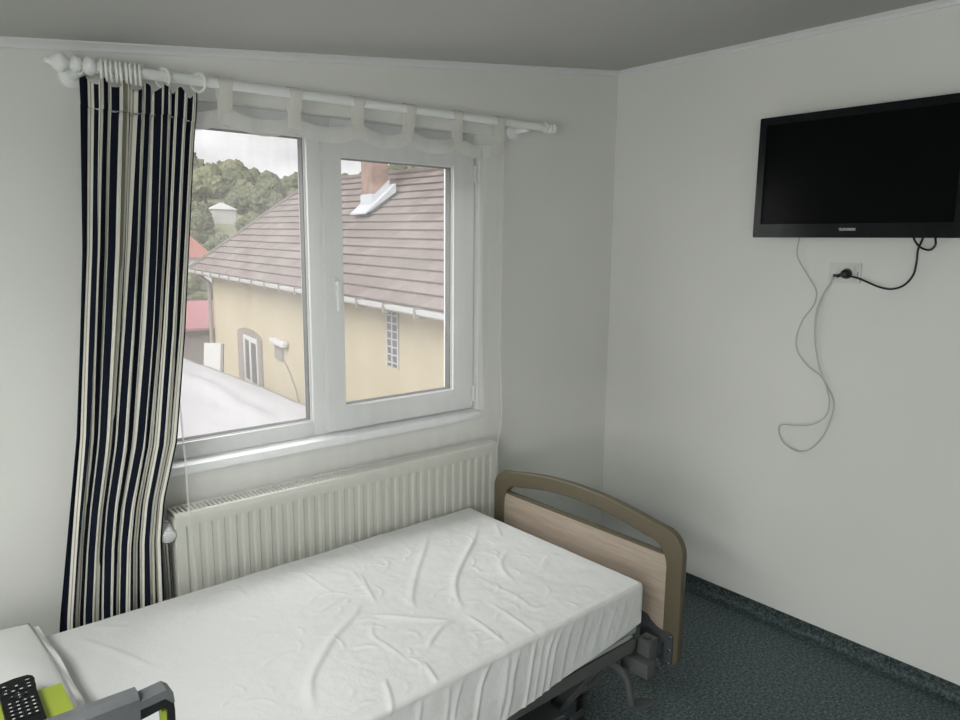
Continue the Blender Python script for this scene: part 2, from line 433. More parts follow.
bm = new(); tube(bm, [(RX0 + .004, -.088, vz + .008), (-2.222, -.088, vz + .012)], .010, 10); tube(bm, [(-2.222, -.088, vz + .012), (-2.222, -.06, vz + .012)], .013, 10)
tube(bm, [(-2.222, -.070, vz), (-2.222, -.070, .0)], .008, 10); obj('valve_pipe', bm, M['steel'], rad)
for xx in (-1.95, -1.1):
    bm = new(); box(bm, (xx - .02, RY1 + .001, .3), (xx + .02, -.004, .66)); obj('wall_bracket', bm, M['rad'], rad)

# ------------------------------------------------------------------ curtain rod and rings
def rodz(x): return 2.091 + (x + 2.33) * .0093
RY = -.10
rod = thing('curtain_rod', 'white wooden curtain rod with turned finials above the window', 'curtain rod', (-1.5, 0, rodz(-1.5)))
ax = Vector((1, 0, .0093)).normalized()
bm = new(); tube(bm, [(-2.335, RY, rodz(-2.335)), (-.58, RY, rodz(-.58))], .0155, 20); obj('pole', bm, M['rod'], rod)
bm = new()
lathe(bm, [(0, .0155), (.003, .019), (.008, .0235), (.016, .026), (.024, .0235), (.029, .018), (.032, .014), (.036, .012), (.039, .018), (.043, .0225), (.049, .0235), (.054, .0235), (.058, .021), (.063, .014), (.066, .0115), (.069, .015), (.074, .0205),
           (.081, .025), (.088, .0265), (.095, .0245), (.102, .019), (.109, .012), (.114, .008), (.118, .007), (.122, .0075), (.126, .004)], (-2.332, RY, rodz(-2.332)), -ax, 28)
obj('finial', bm, M['rod'], rod)
bm = new()
lathe(bm, [(0, .0155), (.002, .021), (.011, .021), (.014, .015), (.022, .014), (.025, .020), (.034, .021), (.038, .014), (.045, .0135), (.049, .020), (.060, .0195), (.066, .012)], (-.590, RY, rodz(-.590)), ax, 24)
obj('finial', bm, M['rod'], rod)
for bx in (-2.375, -.685):
    bm = new(); lathe(bm, [(0, .034), (.010, .034), (.016, .028), (.020, .014), (RY * -1 - .0, .0115)], (bx, 0, rodz(bx) - .016), (0, -1, 0), 24)
    obj('bracket', bm, M['rod'], rod)
ring_x = [-2.318, -2.306, -2.293, -2.280, -2.268, -2.255, -2.243, -2.230, -2.217, -2.155, -2.052]
ring_t = [.28, .25, .3, .22, .27, .2, .25, .24, .3, .5, .55]
ring_me = None
for i, (x, t) in enumerate(zip(ring_x, ring_t)):
    if ring_me is None:
        bm = new(); torus(bm, (0, 0, 0), (1, 0, 0), .0265, .0038)
        o = obj('curtain_ring', bm, M['ring']); ring_me = o.data
    else:
        o = bpy.data.objects.new('curtain_ring', ring_me); COL.objects.link(o)
    o.location = (x, RY, rodz(x) - .0065); o.rotation_euler = (0, 0, -t if i < 9 else t)
    if i < 9: tag(o, 'white curtain ring in the tight bunch beside the left finial', 'curtain ring', 'curtain rings on the rod')
    elif i == 9: tag(o, 'white curtain ring alone just right of the bunched rings', 'curtain ring', 'curtain rings on the rod')
    else: tag(o, 'rightmost white curtain ring, holding the inner corner of the striped curtain', 'curtain ring', 'curtain rings on the rod')

# ------------------------------------------------------------------ striped curtain
cur = thing('striped_curtain', 'navy and cream striped curtain gathered at the left of the window', 'curtain', (-2.3, RY, 0))
CN, CZ0, CZ1 = 360, .09, 2.052
folds = 5.5
rs = random.Random(3)
amp = [rs.uniform(.7, 1.25) for _ in range(14)]; shf = [rs.uniform(-.3, .3) for _ in range(14)]
def left_x(z):
    pts = [(.09, -2.585), (.51, -2.545), (1.05, -2.463), (1.59, -2.405), (1.98, -2.375), (2.06, -2.372)]
    return np.interp(z, [p[0] for p in pts], [p[1] for p in pts])
def right_x(z):
    pts = [(.09, -2.275), (.56, -2.262), (.70, -2.257), (.82, -2.240), (1.0, -2.190), (1.345, -2.142), (1.83, -2.088), (2.06, -2.062)]
    return np.interp(z, [p[0] for p in pts], [p[1] for p in pts])
def cur_pt(t, z):
    """t 0..1 across the cloth"""
    top = max(0, min(1, (z - 1.2) / .85))
    tt = t + .011 * math.sin(7 * t + 2.1 * z) + .004 * math.sin(19 * t - 3.3 * z)
    ph = tt * folds * 2 * PI
    k = int(max(0, min(12, tt * folds))); f = tt * folds - k
    a = amp[k] * (1 - f) + amp[k + 1] * f
    A = (.0135 - .002 * top) * a
    # right third hangs flatter at the top
    flat = max(0, min(1, (t - .62) / .2)) * max(0, min(1, (z - 1.0) / .7))
    A *= (1 - .6 * flat)
    # flap turned back at the left, low down
    y = RY - .006 + A * math.sin(ph) + .004 * math.sin(2.3 * ph + z * 2)
    xs = left_x(z) + (right_x(z) - left_x(z)) * (tt - (1 - 0) * 0) + .005 * (1 - .7 * flat) * math.sin(2 * ph + shf[k] * 3)
    y += -.02 * max(0, 1 - z / 1.0) - .024 * max(0, min(1, (t - .5) / .2))
    return Vector((float(xs), min(y, -.022), z))
def build_curtain(z0, z1, nz, push=0):
    bm = new(); uvl = bm.loops.layers.uv.new('cloth')
    ref = [cur_pt(i / (CN - 1), .75) for i in range(CN)]
    L = [0]
    for i in range(1, CN): L.append(L[-1] + math.hypot(ref[i].x - ref[i - 1].x, ref[i].y - ref[i - 1].y))
    def f(i, j):
        z = z0 + (z1 - z0) * j / (nz - 1)
        p = cur_pt(i / (CN - 1), z)
        p.z += .012 * math.sin(i * .11) * (1 if j == nz - 1 else 0) * (1 if z > 1.9 else 0) + (-.012 * max(0, (i / CN - .8)) * 5 if z > 1.95 else 0)
        p.y += push * (1 + .5 * math.sin(i * .3))
        return p
    V, F = grid(bm, CN, nz, f)
    idx = {v: (i, j) for i, r in enumerate(V) for j, v in enumerate(r)}
    for fc in bm.faces:
        for lp in fc.loops:
            i, j = idx[lp.vert]; lp[uvl].uv = (L[i], j / nz)
    return bm
obj('cloth', build_curtain(CZ0, 1.985, 70), M['stripe'], cur, angle=180)
obj('heading', build_curtain(1.978, CZ1, 8, -.003), M['stripe'], cur, angle=180)
for o in list(cur.children):
    sm = o.modifiers.new('thickness', 'SOLIDIFY'); sm.thickness = .0016; sm.offset = 0

# ------------------------------------------------------------------ sheer curtain
shr = thing('sheer_curtain', 'thin white tab-top sheer curtain across the window and over the radiator', 'curtain', (-1.5, RY, 0))
tabs = [-2.19, -1.976, -1.743, -1.508, -1.289, -1.069, -.851]
def sag(x):
    """height of the top edge: scallops between the tabs"""
    for a, b in zip(tabs, tabs[1:]):
        if a <= x <= b:
            f = (x - a) / (b - a); return 2.028 - .026 * 4 * f * (1 - f)
    return 2.028
def sh_y(x, z):
    base = -.100
    if z < 1.2: base = -.100 - .042 * min(1, (1.2 - z) / .42) ** 1.3
    if z < .77: base = -.142
    base += .032 * max(0, min(1, (-2.02 - x) / .05)) * max(0, min(1, (z - .92) / .2))
    k = 1 if z > 1.0 else max(.12, (z - .78) / .22)
    w = .009 * math.sin(x * 17 + .8 * math.sin(z * 2)) + .003 * math.sin(x * 41 + 1.3)
    # two deeper soft folds
    w += .010 * math.exp(-((x + 1.80 + .03 * z) / .03) ** 2) + .022 * math.exp(-((x + .915) / .016) ** 2)
    return base + w * k * .8
def sh_x(u, z):
    xl = np.interp(z, [.2, .54, .8, 1.1, 1.24, 2.03], [-2.16, -2.166, -2.170, -2.156, -2.16, -2.19])
    xr = np.interp(z, [.2, .76, .87, 2.03], [-.885, -.872, -.836, -.826])
    return float(xl + (xr - xl) * u)
def sheer_bm(nz, zt, zb, nu=260, dy=0):
    bm = new()
    def f(i, j):
        u = i / (nu - 1); x0 = sh_x(u, 2.0); t = sag(x0)
        z = (t - zt) + ((zb(t) - (t - zt)) * j / (nz - 1))
        x = sh_x(u, z)
        return (x, sh_y(x, z) + dy, z)
    grid(bm, nu, nz, f)
    return bm
obj('voile', sheer_bm(90, .012, lambda t: .2), M['sheer'], shr, angle=180)
obj('heading_band', sheer_bm(8, 0, lambda t: t - .052, dy=-.002), M['sheerhem'], shr, angle=180)
for edge in (0, 1):
    bm = new(); n = 120; z0, z1 = .2, 1.99
    def f(i, j):
        z = z0 + (z1 - z0) * i / (n - 1); x = sh_x(edge, z) + (-.007 if edge else .006) * j
        return (x, sh_y(x, z) - .0015, z)
    grid(bm, n, 2, f); obj('side_hem', bm, M['sheertab'], shr, angle=180)
for tx in tabs[1:]:
    bm = new(); w = .024; rz = rodz(tx)
    prof = [(RY - .001 - .0, 1.985), (RY - .003, 2.02), (RY - .012, 2.05), (RY - .0195, rz - .012)] + \
           [(RY - .0195 * math.cos(a), rz + .0195 * math.sin(a)) for a in [PI * k / 10 for k in range(11)]] + [(RY + .0195, rz - .012), (RY + .010, 2.05), (RY + .003, 2.02), (RY + .001, 1.985)]
    def f(i, j):
        y, z = prof[j]; s = (i / 4 - .5) * 2
        lo = max(0, 1 - abs(z - 2.03) / .06)
        return (tx + s * w * (1 - .22 * max(0, (z - 2.0) / .1) * (1 if z < rz else 0)) + (.004 * math.sin(tx * 40)) * lo, y - .002 * math.sin(s * 3), z)
    grid(bm, 5, len(prof), f)
    obj('tab', bm, M['sheertab'], shr, angle=180)

# ------------------------------------------------------------------ television
TX, TY0, TY1, TZ0, TZ1 = -.09, -1.562, -.814, 1.648, 2.113
tv = thing('television', 'black flat-screen television mounted high on the right wall', 'television', (0, (TY0 + TY1) / 2, TZ0))
bm = new()
holed(bm, rrect(TY0, TY1, TZ0, TZ1, .006, 3), rrect(TY0 + .03, TY1 - .03, TZ0 + .052, TZ1 - .03, .001, 3), lambda p: (TX, p[0], p[1]), lambda p: (TX + .03, p[0], p[1])); bevel_all(bm, .003)
obj('bezel', bm, M['black'], tv)
bm = new(); box(bm, (TX + .006, TY0 + .028, TZ0 + .05), (TX + .012, TY1 - .028, TZ1 - .028)); obj('screen', bm, M['screen'], tv)
bm = new(); box(bm, (TX + .014, TY0 + .008, TZ0 + .008), (TX + .05, TY1 - .008, TZ1 - .008), .02, 3); box(bm, (TX + .045, TY0 + .15, TZ0 + .06), (TX + .066, TY1 - .15, TZ1 - .09), .008)
obj('rear_housing', bm, M['blackp'], tv)
bm = new(); box(bm, (-.03, -1.29, 1.80), (-.0, -1.08, 2.0)); obj('wall_mount', bm, M['blackp'], tv)
cu = bpy.data.curves.new('logo', 'FONT'); cu.body = 'TELEFUNKEN'; cu.size = .0125; cu.align_x = 'CENTER'; cu.align_y = 'CENTER'; cu.extrude = .0006; cu.offset = .0004
tmp = bpy.data.objects.new('logo', cu); COL.objects.link(tmp); bpy.context.view_layer.update()
me = bpy.data.meshes.new_from_object(tmp); COL.objects.unlink(tmp); bpy.data.objects.remove(tmp)
bm = new(); bm.from_mesh(me); xs = [v.co.x for v in bm.verts]; k = .060 / (max(xs) - min(xs))
for v in bm.verts: v.co.x *= k
bmesh.ops.transform(bm, matrix=Matrix.Translation((TX - .0008, -1.188, TZ0 + .030)) @ Matrix.Rotation(-PI / 2, 4, 'Z') @ Matrix.Rotation(PI / 2, 4, 'X'), verts=bm.verts)
lg = obj('logo', bm, M['silver'], tv, smooth=False); lg['label'] = 'small silver brand lettering'
bm = new(); lathe(bm, [(0, .0025), (.0015, .002)], (TX, TY1 - .013, TZ0 + .024), (-1, 0, 0), 10); obj('standby_light', bm, M['red'], tv)

# socket and cables under the television
sk = thing('wall_socket', 'white double wall socket plate under the television', 'socket', (0, -1.157, 1.478))
bm = new(); prism(bm, rrect(-1.217, -1.099, 1.478, 1.554, .008, 4), lambda p: (0, p[0], p[1]), lambda p: (-.011, p[0], p[1])); bevel_all(bm, .003); obj('plate', bm, M['socket'], sk)
bm = new(); holed(bm, rrect(-1.196, -1.142, 1.487, 1.543, .004, 3), [(-1.169 + .0205 * math.cos(a), 1.515 + .0205 * math.sin(a)) for a in [2 * PI * k / 16 + PI / 16 for k in range(16)]], lambda p: (-.011, p[0], p[1]), lambda p: (-.0145, p[0], p[1]))
obj('socket_insert', bm, M['socket'], sk)
bm = new(); lathe(bm, [(0, .0205), (.0006, .0204)], (-.0112, -1.169, 1.515), (-1, 0, 0), 24); obj('socket_well', bm, M['sockdark'], sk)
bm = new(); box(bm, (-.0135, -1.1395, 1.495), (-.011, -1.108, 1.535), .001); box(bm, (-.0150, -1.131, 1.500), (-.013, -1.116, 1.528), .001); obj('antenna_insert', bm, M['socket'], sk)
bm = new(); box(bm, (-.0125, -1.2105, 1.503), (-.011, -1.2065, 1.522)); obj('side_slot', bm, M['sockdark'], sk)

pc = thing('power_cord', 'black power cord looping from the television to the wall socket', 'cord', (-.03, -1.17, 1.515))
bm = new(); lathe(bm, [(0, .018), (.012, .0185), (.020, .017), (.030, .012), (.034, .006)], (-.0118, -1.169, 1.513), (-1, .0, 0), 20)
tube(bm, smoothpath([(-.034, -1.178, 1.510), (-.036, -1.162, 1.511), (-.035, -1.150, 1.507), (-.033, -1.1415, 1.504)], 5), .007, 10, rads=None)
obj('plug', bm, M['blackp'], pc)
cw = [(-.034, -1.185, 1.507), (-.026, -1.225, 1.496), (-.020, -1.291, 1.470), (-.018, -1.336, 1.465), (-.020, -1.375, 1.481), (-.028, -1.404, 1.518), (-.035, -1.413, 1.565), (-.03, -1.412, 1.607), (-.020, -1.420, 1.648), (-.013, -1.428, 1.70)]
bm = new(); tube(bm, smoothpath(cw, 8), .0036, 8)
tube(bm, smoothpath([(-.012, -1.380, 1.70), (-.016, -1.389, 1.648), (-.020, -1.414, 1.617), (-.022, -1.444, 1.607), (-.02, -1.461, 1.624), (-.014, -1.455, 1.655), (-.012, -1.440, 1.70)], 8), .0036, 8)
obj('cable', bm, M['cableb'], pc)

wc = thing('antenna_cord', 'thin white cable hanging in a long loop below the television', 'cable', (-.02, -1.06, 1.2))
A_ = [(-.974, 1.70), (-.974, 1.645), (-.970, 1.592), (-.982, 1.552), (-1.019, 1.495), (-1.058, 1.441), (-1.056, 1.386), (-1.013, 1.323), (-.995, 1.248), (-1.012, 1.192), (-1.057, 1.141), (-1.112, 1.105), (-1.147, 1.05), (-1.155, .999), (-1.138, .947), (-1.097, .912), (-1.037, .896), (-.97, .884),
      (-.957, .858), (-.984, .814), (-1.033, .787), (-1.078, .798), (-1.12, .836), (-1.149, .896), (-1.164, .972), (-1.162, 1.03), (-1.112, 1.112), (-1.080, 1.185), (-1.066, 1.268), (-1.067, 1.359), (-1.084, 1.431), (-1.112, 1.478), (-1.124, 1.500)]
off = []
for i in range(len(A_)):
    t = i / (len(A_) - 1)
    off.append(-.010 - .022 * math.sin(PI * t) ** 2 + .006 * math.sin(i * 1.9))
off[0] = -.010; off[1] = -.018; off[2] = -.022; off[-1] = -.016
bm = new(); tube(bm, smoothpath([(o, y, z) for o, (y, z) in zip(off, A_)], 7), .0026, 8); obj('cable', bm, M['cablew'], wc)
B_ = [(-1.075, 1.236), (-1.071, 1.30), (-1.078, 1.38), (-1.098, 1.440), (-1.121, 1.482), (-1.128, 1.508)]
bm = new(); tube(bm, smoothpath([(-.018 - .004 * i, y, z) for i, (y, z) in enumerate(B_)], 7), .0024, 8); obj('second_strand', bm, M['cablew'], wc)
bm = new(); tube(bm, [(-.008, -1.126, 1.506), (-.030, -1.126, 1.505)], .0055, 10); obj('connector', bm, M['blackp'], wc)

# ------------------------------------------------------------------ hospital bed  (bed frame: x towards the foot, origin under the mattress end)
TH = math.radians(1.4)
BED = Matrix.Translation((-1.026, -.6, 0)) @ Matrix.Rotation(TH, 4, 'Z')
bed = thing('hospital_bed', 'grey hospital bed with a wood-panelled footboard beside the radiator', 'bed', (-1.026, -.6, 0), TH)
def bobj(name, bm, m, parent=None, **k):
    bmesh.ops.transform(bm, matrix=BED, verts=bm.verts); return obj(name, bm, m, parent or bed, **k)
# footboard: arched frame, slot, laminate panel
FX0, FX1, FC = .112, .142, -.051
def arch(dy): return .722 - .30 * dy * dy
def fb_outer():
    out = [(FC - .455, .205), (FC - .464, .222), (FC - .464, .56)]
    for k in range(9):
        a = PI - (PI / 2.25) * k / 8; r = .085
        out.append((FC - .464 + r + r * math.cos(a), arch(.379) - .082 + r * math.sin(a)))
    out += [(FC + d, arch(d)) for d in np.linspace(-.35, .35, 21)]
    right = [(2 * FC - y, z) for y, z in out[:12]][::-1]
    return [(float(a), float(b)) for a, b in out + right]
def inset_loop(lp, w):
    """offset inward by w, same vertex count"""
    n = len(lp); res = []
    for i in range(n):
        p0, p1, p2 = Vector(lp[i - 1]), Vector(lp[i]), Vector(lp[(i + 1) % n])
        d = ((p1 - p0).normalized() + (p2 - p1).normalized()).normalized(); nn = Vector((d.y, -d.x)); res.append(tuple(p1 + nn * w))
    return res
OUT = fb_outer()
def frame_inner():
    L = [];
    for (y, z) in OUT:
        d = y - FC; s = 1 if d > 0 else -1; a = abs(d)
        ai = min(a * (.401 / .464), .401)
        zi = z
        if z > .55:
            zi = min(z - .056, arch(ai) - .058)
            if ai > .383: zi = min(zi, .618 + (.401 - ai) * .9)
        if z < .3: zi = z
        L.append((FC + s * ai, zi))
    return L
INN = frame_inner()
bm = new()
n = len(OUT); f0 = lambda p: (FX0, p[0], p[1]); f1 = lambda p: (FX1, p[0], p[1])
vs = [[bm.verts.new(f(p)) for p in L] for f in (f0, f1) for L in (OUT, INN)]
o0, i0, o1, i1 = vs
for i in range(n - 1):
    j = i + 1
    bm.faces.new((o0[i], o0[j], i0[j], i0[i])); bm.faces.new((o1[j], o1[i], i1[i], i1[j]))
    bm.faces.new((o0[j], o0[i], o1[i], o1[j])); bm.faces.new((i0[i], i0[j], i1[j], i1[i]))
for i in (0, n - 1): bm.faces.new((o0[i], i0[i], i1[i], o1[i]))
bmesh.ops.recalc_face_normals(bm, faces=bm.faces); bevel_all(bm, .006, 3, 40)
fb = bobj('footboard', bm, M['taupe'], angle=40)
PT = .583
bm = new(); box(bm, (FX0 + .004, FC - .402, .296), (FX1 - .004, FC + .402, PT), .0015); bobj('panel', bm, M['laminate'], fb)
bm = new(); box(bm, (FX0 + .002, FC - .402, PT), (FX1 - .002, FC + .402, PT + .007), .0015); bobj('panel_edge', bm, M['taupe'], fb)
# mounting plates with their screws
for s in (-1, 1):
    plate = [(-.315, .350), (-.335, .348), (-.352, .334), (-.375, .318), (-.40, .314), (-.43, .320), (-.443, .314), (-.447, .30), (-.447, .215), (-.437, .195), (-.415, .196), (-.385, .215), (-.315, .235)]
    bm = new(); prism(bm, [(FC - s * y * -1 if s > 0 else FC + y, z) for y, z in plate] if s < 0 else [(FC - y, z) for y, z in plate], lambda p: (FX0 - .005, p[0], p[1]), lambda p: (FX0 + .003, p[0], p[1]))
    pl = bobj('mounting_plate', bm, M['bracket'], fb)
    for y, z in ((-.437, .305), (-.435, .256), (-.433, .208), (-.357, .335)):
        bm = new(); lathe(bm, [(0, .006), (.003, .005), (.004, .002)], (FX0 - .005, FC + (y if s < 0 else -y), z), (-1, 0, 0), 12); bobj('screw', bm, M['steel'], pl)
# deck frame
def deck_rail(s):
    bm = new(); y0, y1 = (-.444, -.415) if s < 0 else (.400, .430)
    prof = [(-.035, .3335), (-.026, .326), (-.023, .316), (-.026, .302), (-.040, .290)] + [(-.60, .292), (-.63, .296), (-.66, .308)] + [(-1.9, .308), (-1.9, .337), (-.64, .337), (-.6, .3335)]
    prism(bm, prof, lambda p: (p[0], y0, p[1]), lambda p: (p[0], y1, p[1])); bevel_all(bm, .005, 2, 50)
    return bm
for s in (-1, 1): bobj('deck_rail', deck_rail(s), M['deck'])
bm = new(); box(bm, (-1.9, -.43, .315), (-.04, .43, .334)); bobj('deck_panel', bm, M['deckdark'])
bm = new()
prism(bm, [(-.055, .352), (-.040, .346), (-.036, .341), (-.06, .337), (-.6, .337), (-.6, .345)], lambda p: (p[0], -.4395, p[1]), lambda p: (p[0], -.4368, p[1]))
bobj('deck_lip', bm, M['pad'])
for s in (-1, 1):
    bm = new(); cy = .385 if s > 0 else -.452
    cx = .030
    holed(bm, rrect(cx - .024, cx + .024, cy - .023, cy + .023, .004, 3), [(cx + .0145 * math.cos(a), cy + .0145 * math.sin(a)) for a in [2 * PI * k / 16 + PI / 16 for k in range(16)]], lambda p: (p[0], p[1], .212), lambda p: (p[0], p[1], .318))
    bobj('corner_socket', bm, M['deck'])
    bm = new(); box(bm, (cx - .03, cy - .028, .205), (cx + .03, cy + .028, .213), .002); bobj('socket_base', bm, M['bracket'])
    bm = new(); box(bm, (-.035, cy - .05 * (1 if s < 0 else -1) , .212), (.012, cy + .06 * (1 if s < 0 else -1), .262), .004); bobj('socket_block', bm, M['deck'])
    bm = new(); box(bm, (cx + .026, cy - .014, .235), (FX0 - .004, cy + .014, .285), .003); bobj('footboard_arm', bm, M['bracket'])
bm = new(); box(bm, (-.028, -.42, .25), (.02, .42, .30), .004); bobj('end_crossbar', bm, M['bracket'])
# foot release pedal
bm = new(); pts = smoothpath([(-.13, -.41, .275), (-.095, -.43, .245), (-.068, -.447, .20), (-.060, -.455, .15), (-.052, -.458, .112)], 6)
tube(bm, pts, .012, 10); lev = bobj('release_lever', bm, M['deck'])
bm = new(); lathe(bm, [(0, .020), (.004, .026), (.012, .026), (.016, .022)], (0, 0, 0), (0, 0, 1), 20)
for v in bm.verts: v.co = Vector((v.co.x * 1.9 - .008, v.co.y * 1.1 - .466, v.co.z + .088 - v.co.x * .35))
bobj('pedal', bm, M['bracket'], lev)
# lifting mechanism under the deck
bm = new(); obox(bm, (-.05, -.36, .262), (-.36, -.36, .14), .035, .024, bev=.003); bobj('lift_strut', bm, M['deck'])
bm = new(); obox(bm, (-.05, .36, .262), (-.36, .36, .14), .035, .024, bev=.003); bobj('lift_strut', bm, M['deck'])
bm = new(); lathe(bm, [(0, .008), (.004, .008)], (-.20, -.38, .2), (0, -1, 0), 12); bobj('pivot_bolt', bm, M['steel'])
bm = new()
for y0, y1 in ((-.36, -.31), (.31, .36)): box(bm, (-1.75, y0, .10), (-.16, y1, .145), .004)
for x0 in (-1.74, -.22): box(bm, (x0, -.36, .10), (x0 + .05, .36, .145), .004)
bobj('base_frame', bm, M['bracket'])
bm = new(); prism(bm, [(-.30, .145), (-.08, .145), (-.045, .19), (-.05, .215), (-.09, .205), (-.30, .165)], lambda p: (p[0], -.345, p[1]), lambda p: (p[0], -.325, p[1])); bobj('gusset_plate', bm, M['deck'])
for p in ((-.075, .185), (-.068, .158)):
    bm = new(); lathe(bm, [(0, .006), (.003, .005)], (p[0], -.345, p[1]), (0, -1, 0), 10); bobj('bolt', bm, M['steel'])
bm = new(); tube(bm, [(-.50, -.25, .20), (-.85, -.12, .22)], .033, 14); box(bm, (-.95, -.2, .17), (-.82, -.05, .29), .01); bobj('actuator', bm, M['deckdark'])
bm = new(); box(bm, (-.50, -.34, .18), (-.30, -.10, .285), .01); bobj('control_box', bm, M['deckdark'])
bm = new(); obox(bm, (-.36, -.40, .18), (-.62, -.36, .17), .08, .05, bev=.004); bobj('motor_cover', bm, M['bracket'])
for x0 in (-.2, -1.72):
    for y0 in (-.335, .335):
        bm = new(); box(bm, (x0 - .03, y0 - .022, .07), (x0 + .03, y0 + .022, .105), .004); cf = bobj('castor', bm, M['bracket'])
        bm = new(); lathe(bm, [(0, .040), (.004, .046), (.024, .046), (.028, .040)], (x0, y0 - .014, .0465), (0, 1, 0), 20); bobj('wheel', bm, M['deckdark'], cf)
# near side rail: top bar, panel, green insert and pull handle
RYB = -.52
bm = new()
pr = [(RYB - .018, .800), (RYB - .018, .846), (RYB - .008, .857), (RYB + .008, .857), (RYB + .016, .848), (RYB + .016, .812)]
prism(bm, pr, lambda p: (-2.25, p[0], p[1] + .004), lambda p: (-1.566, p[0], p[1])); bevel_all(bm, .003)
sr = bobj('side_rail', bm, M['railg'])
bm = new(); prism(bm, [(-2.2, .60), (-1.575, .60), (-1.568, .806), (-1.63, .806), (-1.65, .78), (-1.9, .78), (-2.2, .8)], lambda p: (p[0], RYB - .014, p[1]), lambda p: (p[0], RYB + .006, p[1])); bevel_all(bm, .002); bobj('rail_panel', bm, M['railp'], sr)
bm = new(); box(bm, (-2.1, RYB - .004, .775), (-1.640, RYB + .004, .808)); gi = bobj('insert', bm, M['green'], sr); gi['label'] = 'lime green insert under the bar'
bm = new(); lp_o = [(-1.567, .62), (-1.52, .62), (-1.512, .64), (-1.509, .80), (-1.511, .826), (-1.522, .840), (-1.567, .834)]; lp_i = [(-1.566, .65), (-1.53, .65), (-1.5235, .655), (-1.5215, .79), (-1.5215, .805), (-1.524, .812), (-1.566, .806)]
holed(bm, lp_o, lp_i, lambda p: (p[0], RYB - .016, p[1]), lambda p: (p[0], RYB + .014, p[1])); bobj('handle_loop', bm, M['raild'], sr)
bm = new(); prism(bm, [(-1.567, .826), (-1.567, .841), (-1.521, .845), (-1.511, .836), (-1.509, .816), (-1.513, .816), (-1.525, .829)], lambda p: (p[0], RYB - .018, p[1]), lambda p: (p[0], RYB + .016, p[1])); bobj('handle_cap', bm, M['railg'], sr)
bm = new(); box(bm, (-1.5285, RYB - .008, .66), (-1.5205, RYB + .012, .80)); hl = bobj('handle_liner', bm, M['green'], sr); hl['label'] = 'lime green lining of the handle'
for x0 in (-1.7, -2.1):
    bm = new(); box(bm, (x0 - .02, RYB - .012, .30), (x0 + .02, RYB + .006, .61), .003); box(bm, (x0 - .02, RYB - .008, .295), (x0 + .02, -.44, .325), .003); bobj('rail_post', bm, M['bracket'], sr)

# mattress
mt = thing('mattress', 'grey mattress on the hospital bed, its lower edge showing under the sheet', 'mattress', (-1.026, -.6, .34), TH)
bm = new(); box(bm, (-1.99, -.436, .3385), (-.006, .436, .5155), .013, 3); bobj('core', bm, M['pad'], mt)

# sheet: unfolded cloth (s along, t across) wrapped over the mattress, with creases
S0, S1, HW, ZT, RR = -1.985, 0.006, .446, .5205, .014
creases = [
 ([(-.064,.301),(-.214,.163),(-.37,.042),(-.464,-.04),(-.532,-.129),(-.576,-.218)], .011, .013),
 ([(-.576,-.218),(-.579,-.316),(-.591,-.434)], .006, .008),
 ([(-.284,.347),(-.398,.22),(-.537,.08),(-.648,-.05),(-.675,-.11)], .008, .013),
 ([(-.804,-.034),(-.754,-.092),(-.691,-.164),(-.614,-.234)], .009, .010),
 ([(-.614,-.234),(-.672,-.238),(-.735,-.271),(-.777,-.298)], .009, .010),
 ([(-.145,.033),(-.242,-.022),(-.292,-.086),(-.322,-.178)], .006, .012),
 ([(-.03,.245),(-.108,.124)], .005, .012),
 ([(-.188,-.152),(-.1,-.107),(-.047,-.118)], .006, .012),
 ([(-.474,-.196),(-.48,-.298),(-.487,-.394),(-.496,-.445)], .005, .008),
 ([(-.383,-.029),(-.389,-.141),(-.385,-.253),(-.391,-.333),(-.309,-.351)], .004, .009),
 ([(-.677,.207),(-.715,.095),(-.746,-.001)], .006, .008),
 ([(-.65,-.065),(-.569,-.054),(-.503,-.055)], .004, .007),
 ([(-.753,.069),(-.831,-.015),(-.939,-.086),(-1.014,-.151),(-1.078,-.215),(-1.115,-.278),(-1.138,-.345)], .011, .015),
 ([(-.778,.102),(-.838,.09),(-.903,.065),(-.939,.076)], .005, .009),
 ([(-.939,-.332),(-.967,-.402),(-1.003,-.471)], .007, .008),
 ([(-.87,-.21),(-.898,-.178),(-.934,-.172)], .005, .009),
 ([(-.817,-.333),(-.837,-.404),(-.851,-.448)], .006, .008),
 ([(-1.046,-.085),(-1.113,-.075),(-1.171,-.093)], .004, .008),
 ([(-.801,-.077),(-.851,-.142),(-.849,-.227),(-.847,-.33)], .004, .008),
 ([(-.678,.27),(-.713,.134),(-.747,-.007)], .003, .008),
 ([(-.814,.384),(-.82,.269),(-.812,.151)], .003, .010),
 ([(-1.03,.411),(-1.032,.272)], .003, .012),
 ([(-1.50,.40),(-1.42,.22),(-1.36,.06)], .004, .014), ([(-1.44,.41),(-1.36,.34)], .003, .012),
]
for s0 in (-.33, -.37, -.40, -.455, -.49, -.55, -.60, -.66, -.75, -.82, -.9):   # gathers down the near side
    j = random.uniform(-.03, .03)
    creases.append(([(s0, -.445), (s0 - .02 + j, -.50), (s0 - .05 + j, -.60), (s0 - .07 + j, -.68)], random.uniform(.003, .007), random.uniform(.006, .011)))
for s0 in (-.03, -.08, -.13, -.19, -.24, -.28):
    creases.append(([(s0, -.455), (s0 - .03, -.52), (s0 - .075, -.62)], random.uniform(.0015, .003), random.uniform(.006, .012)))
rc_ = random.Random(21)
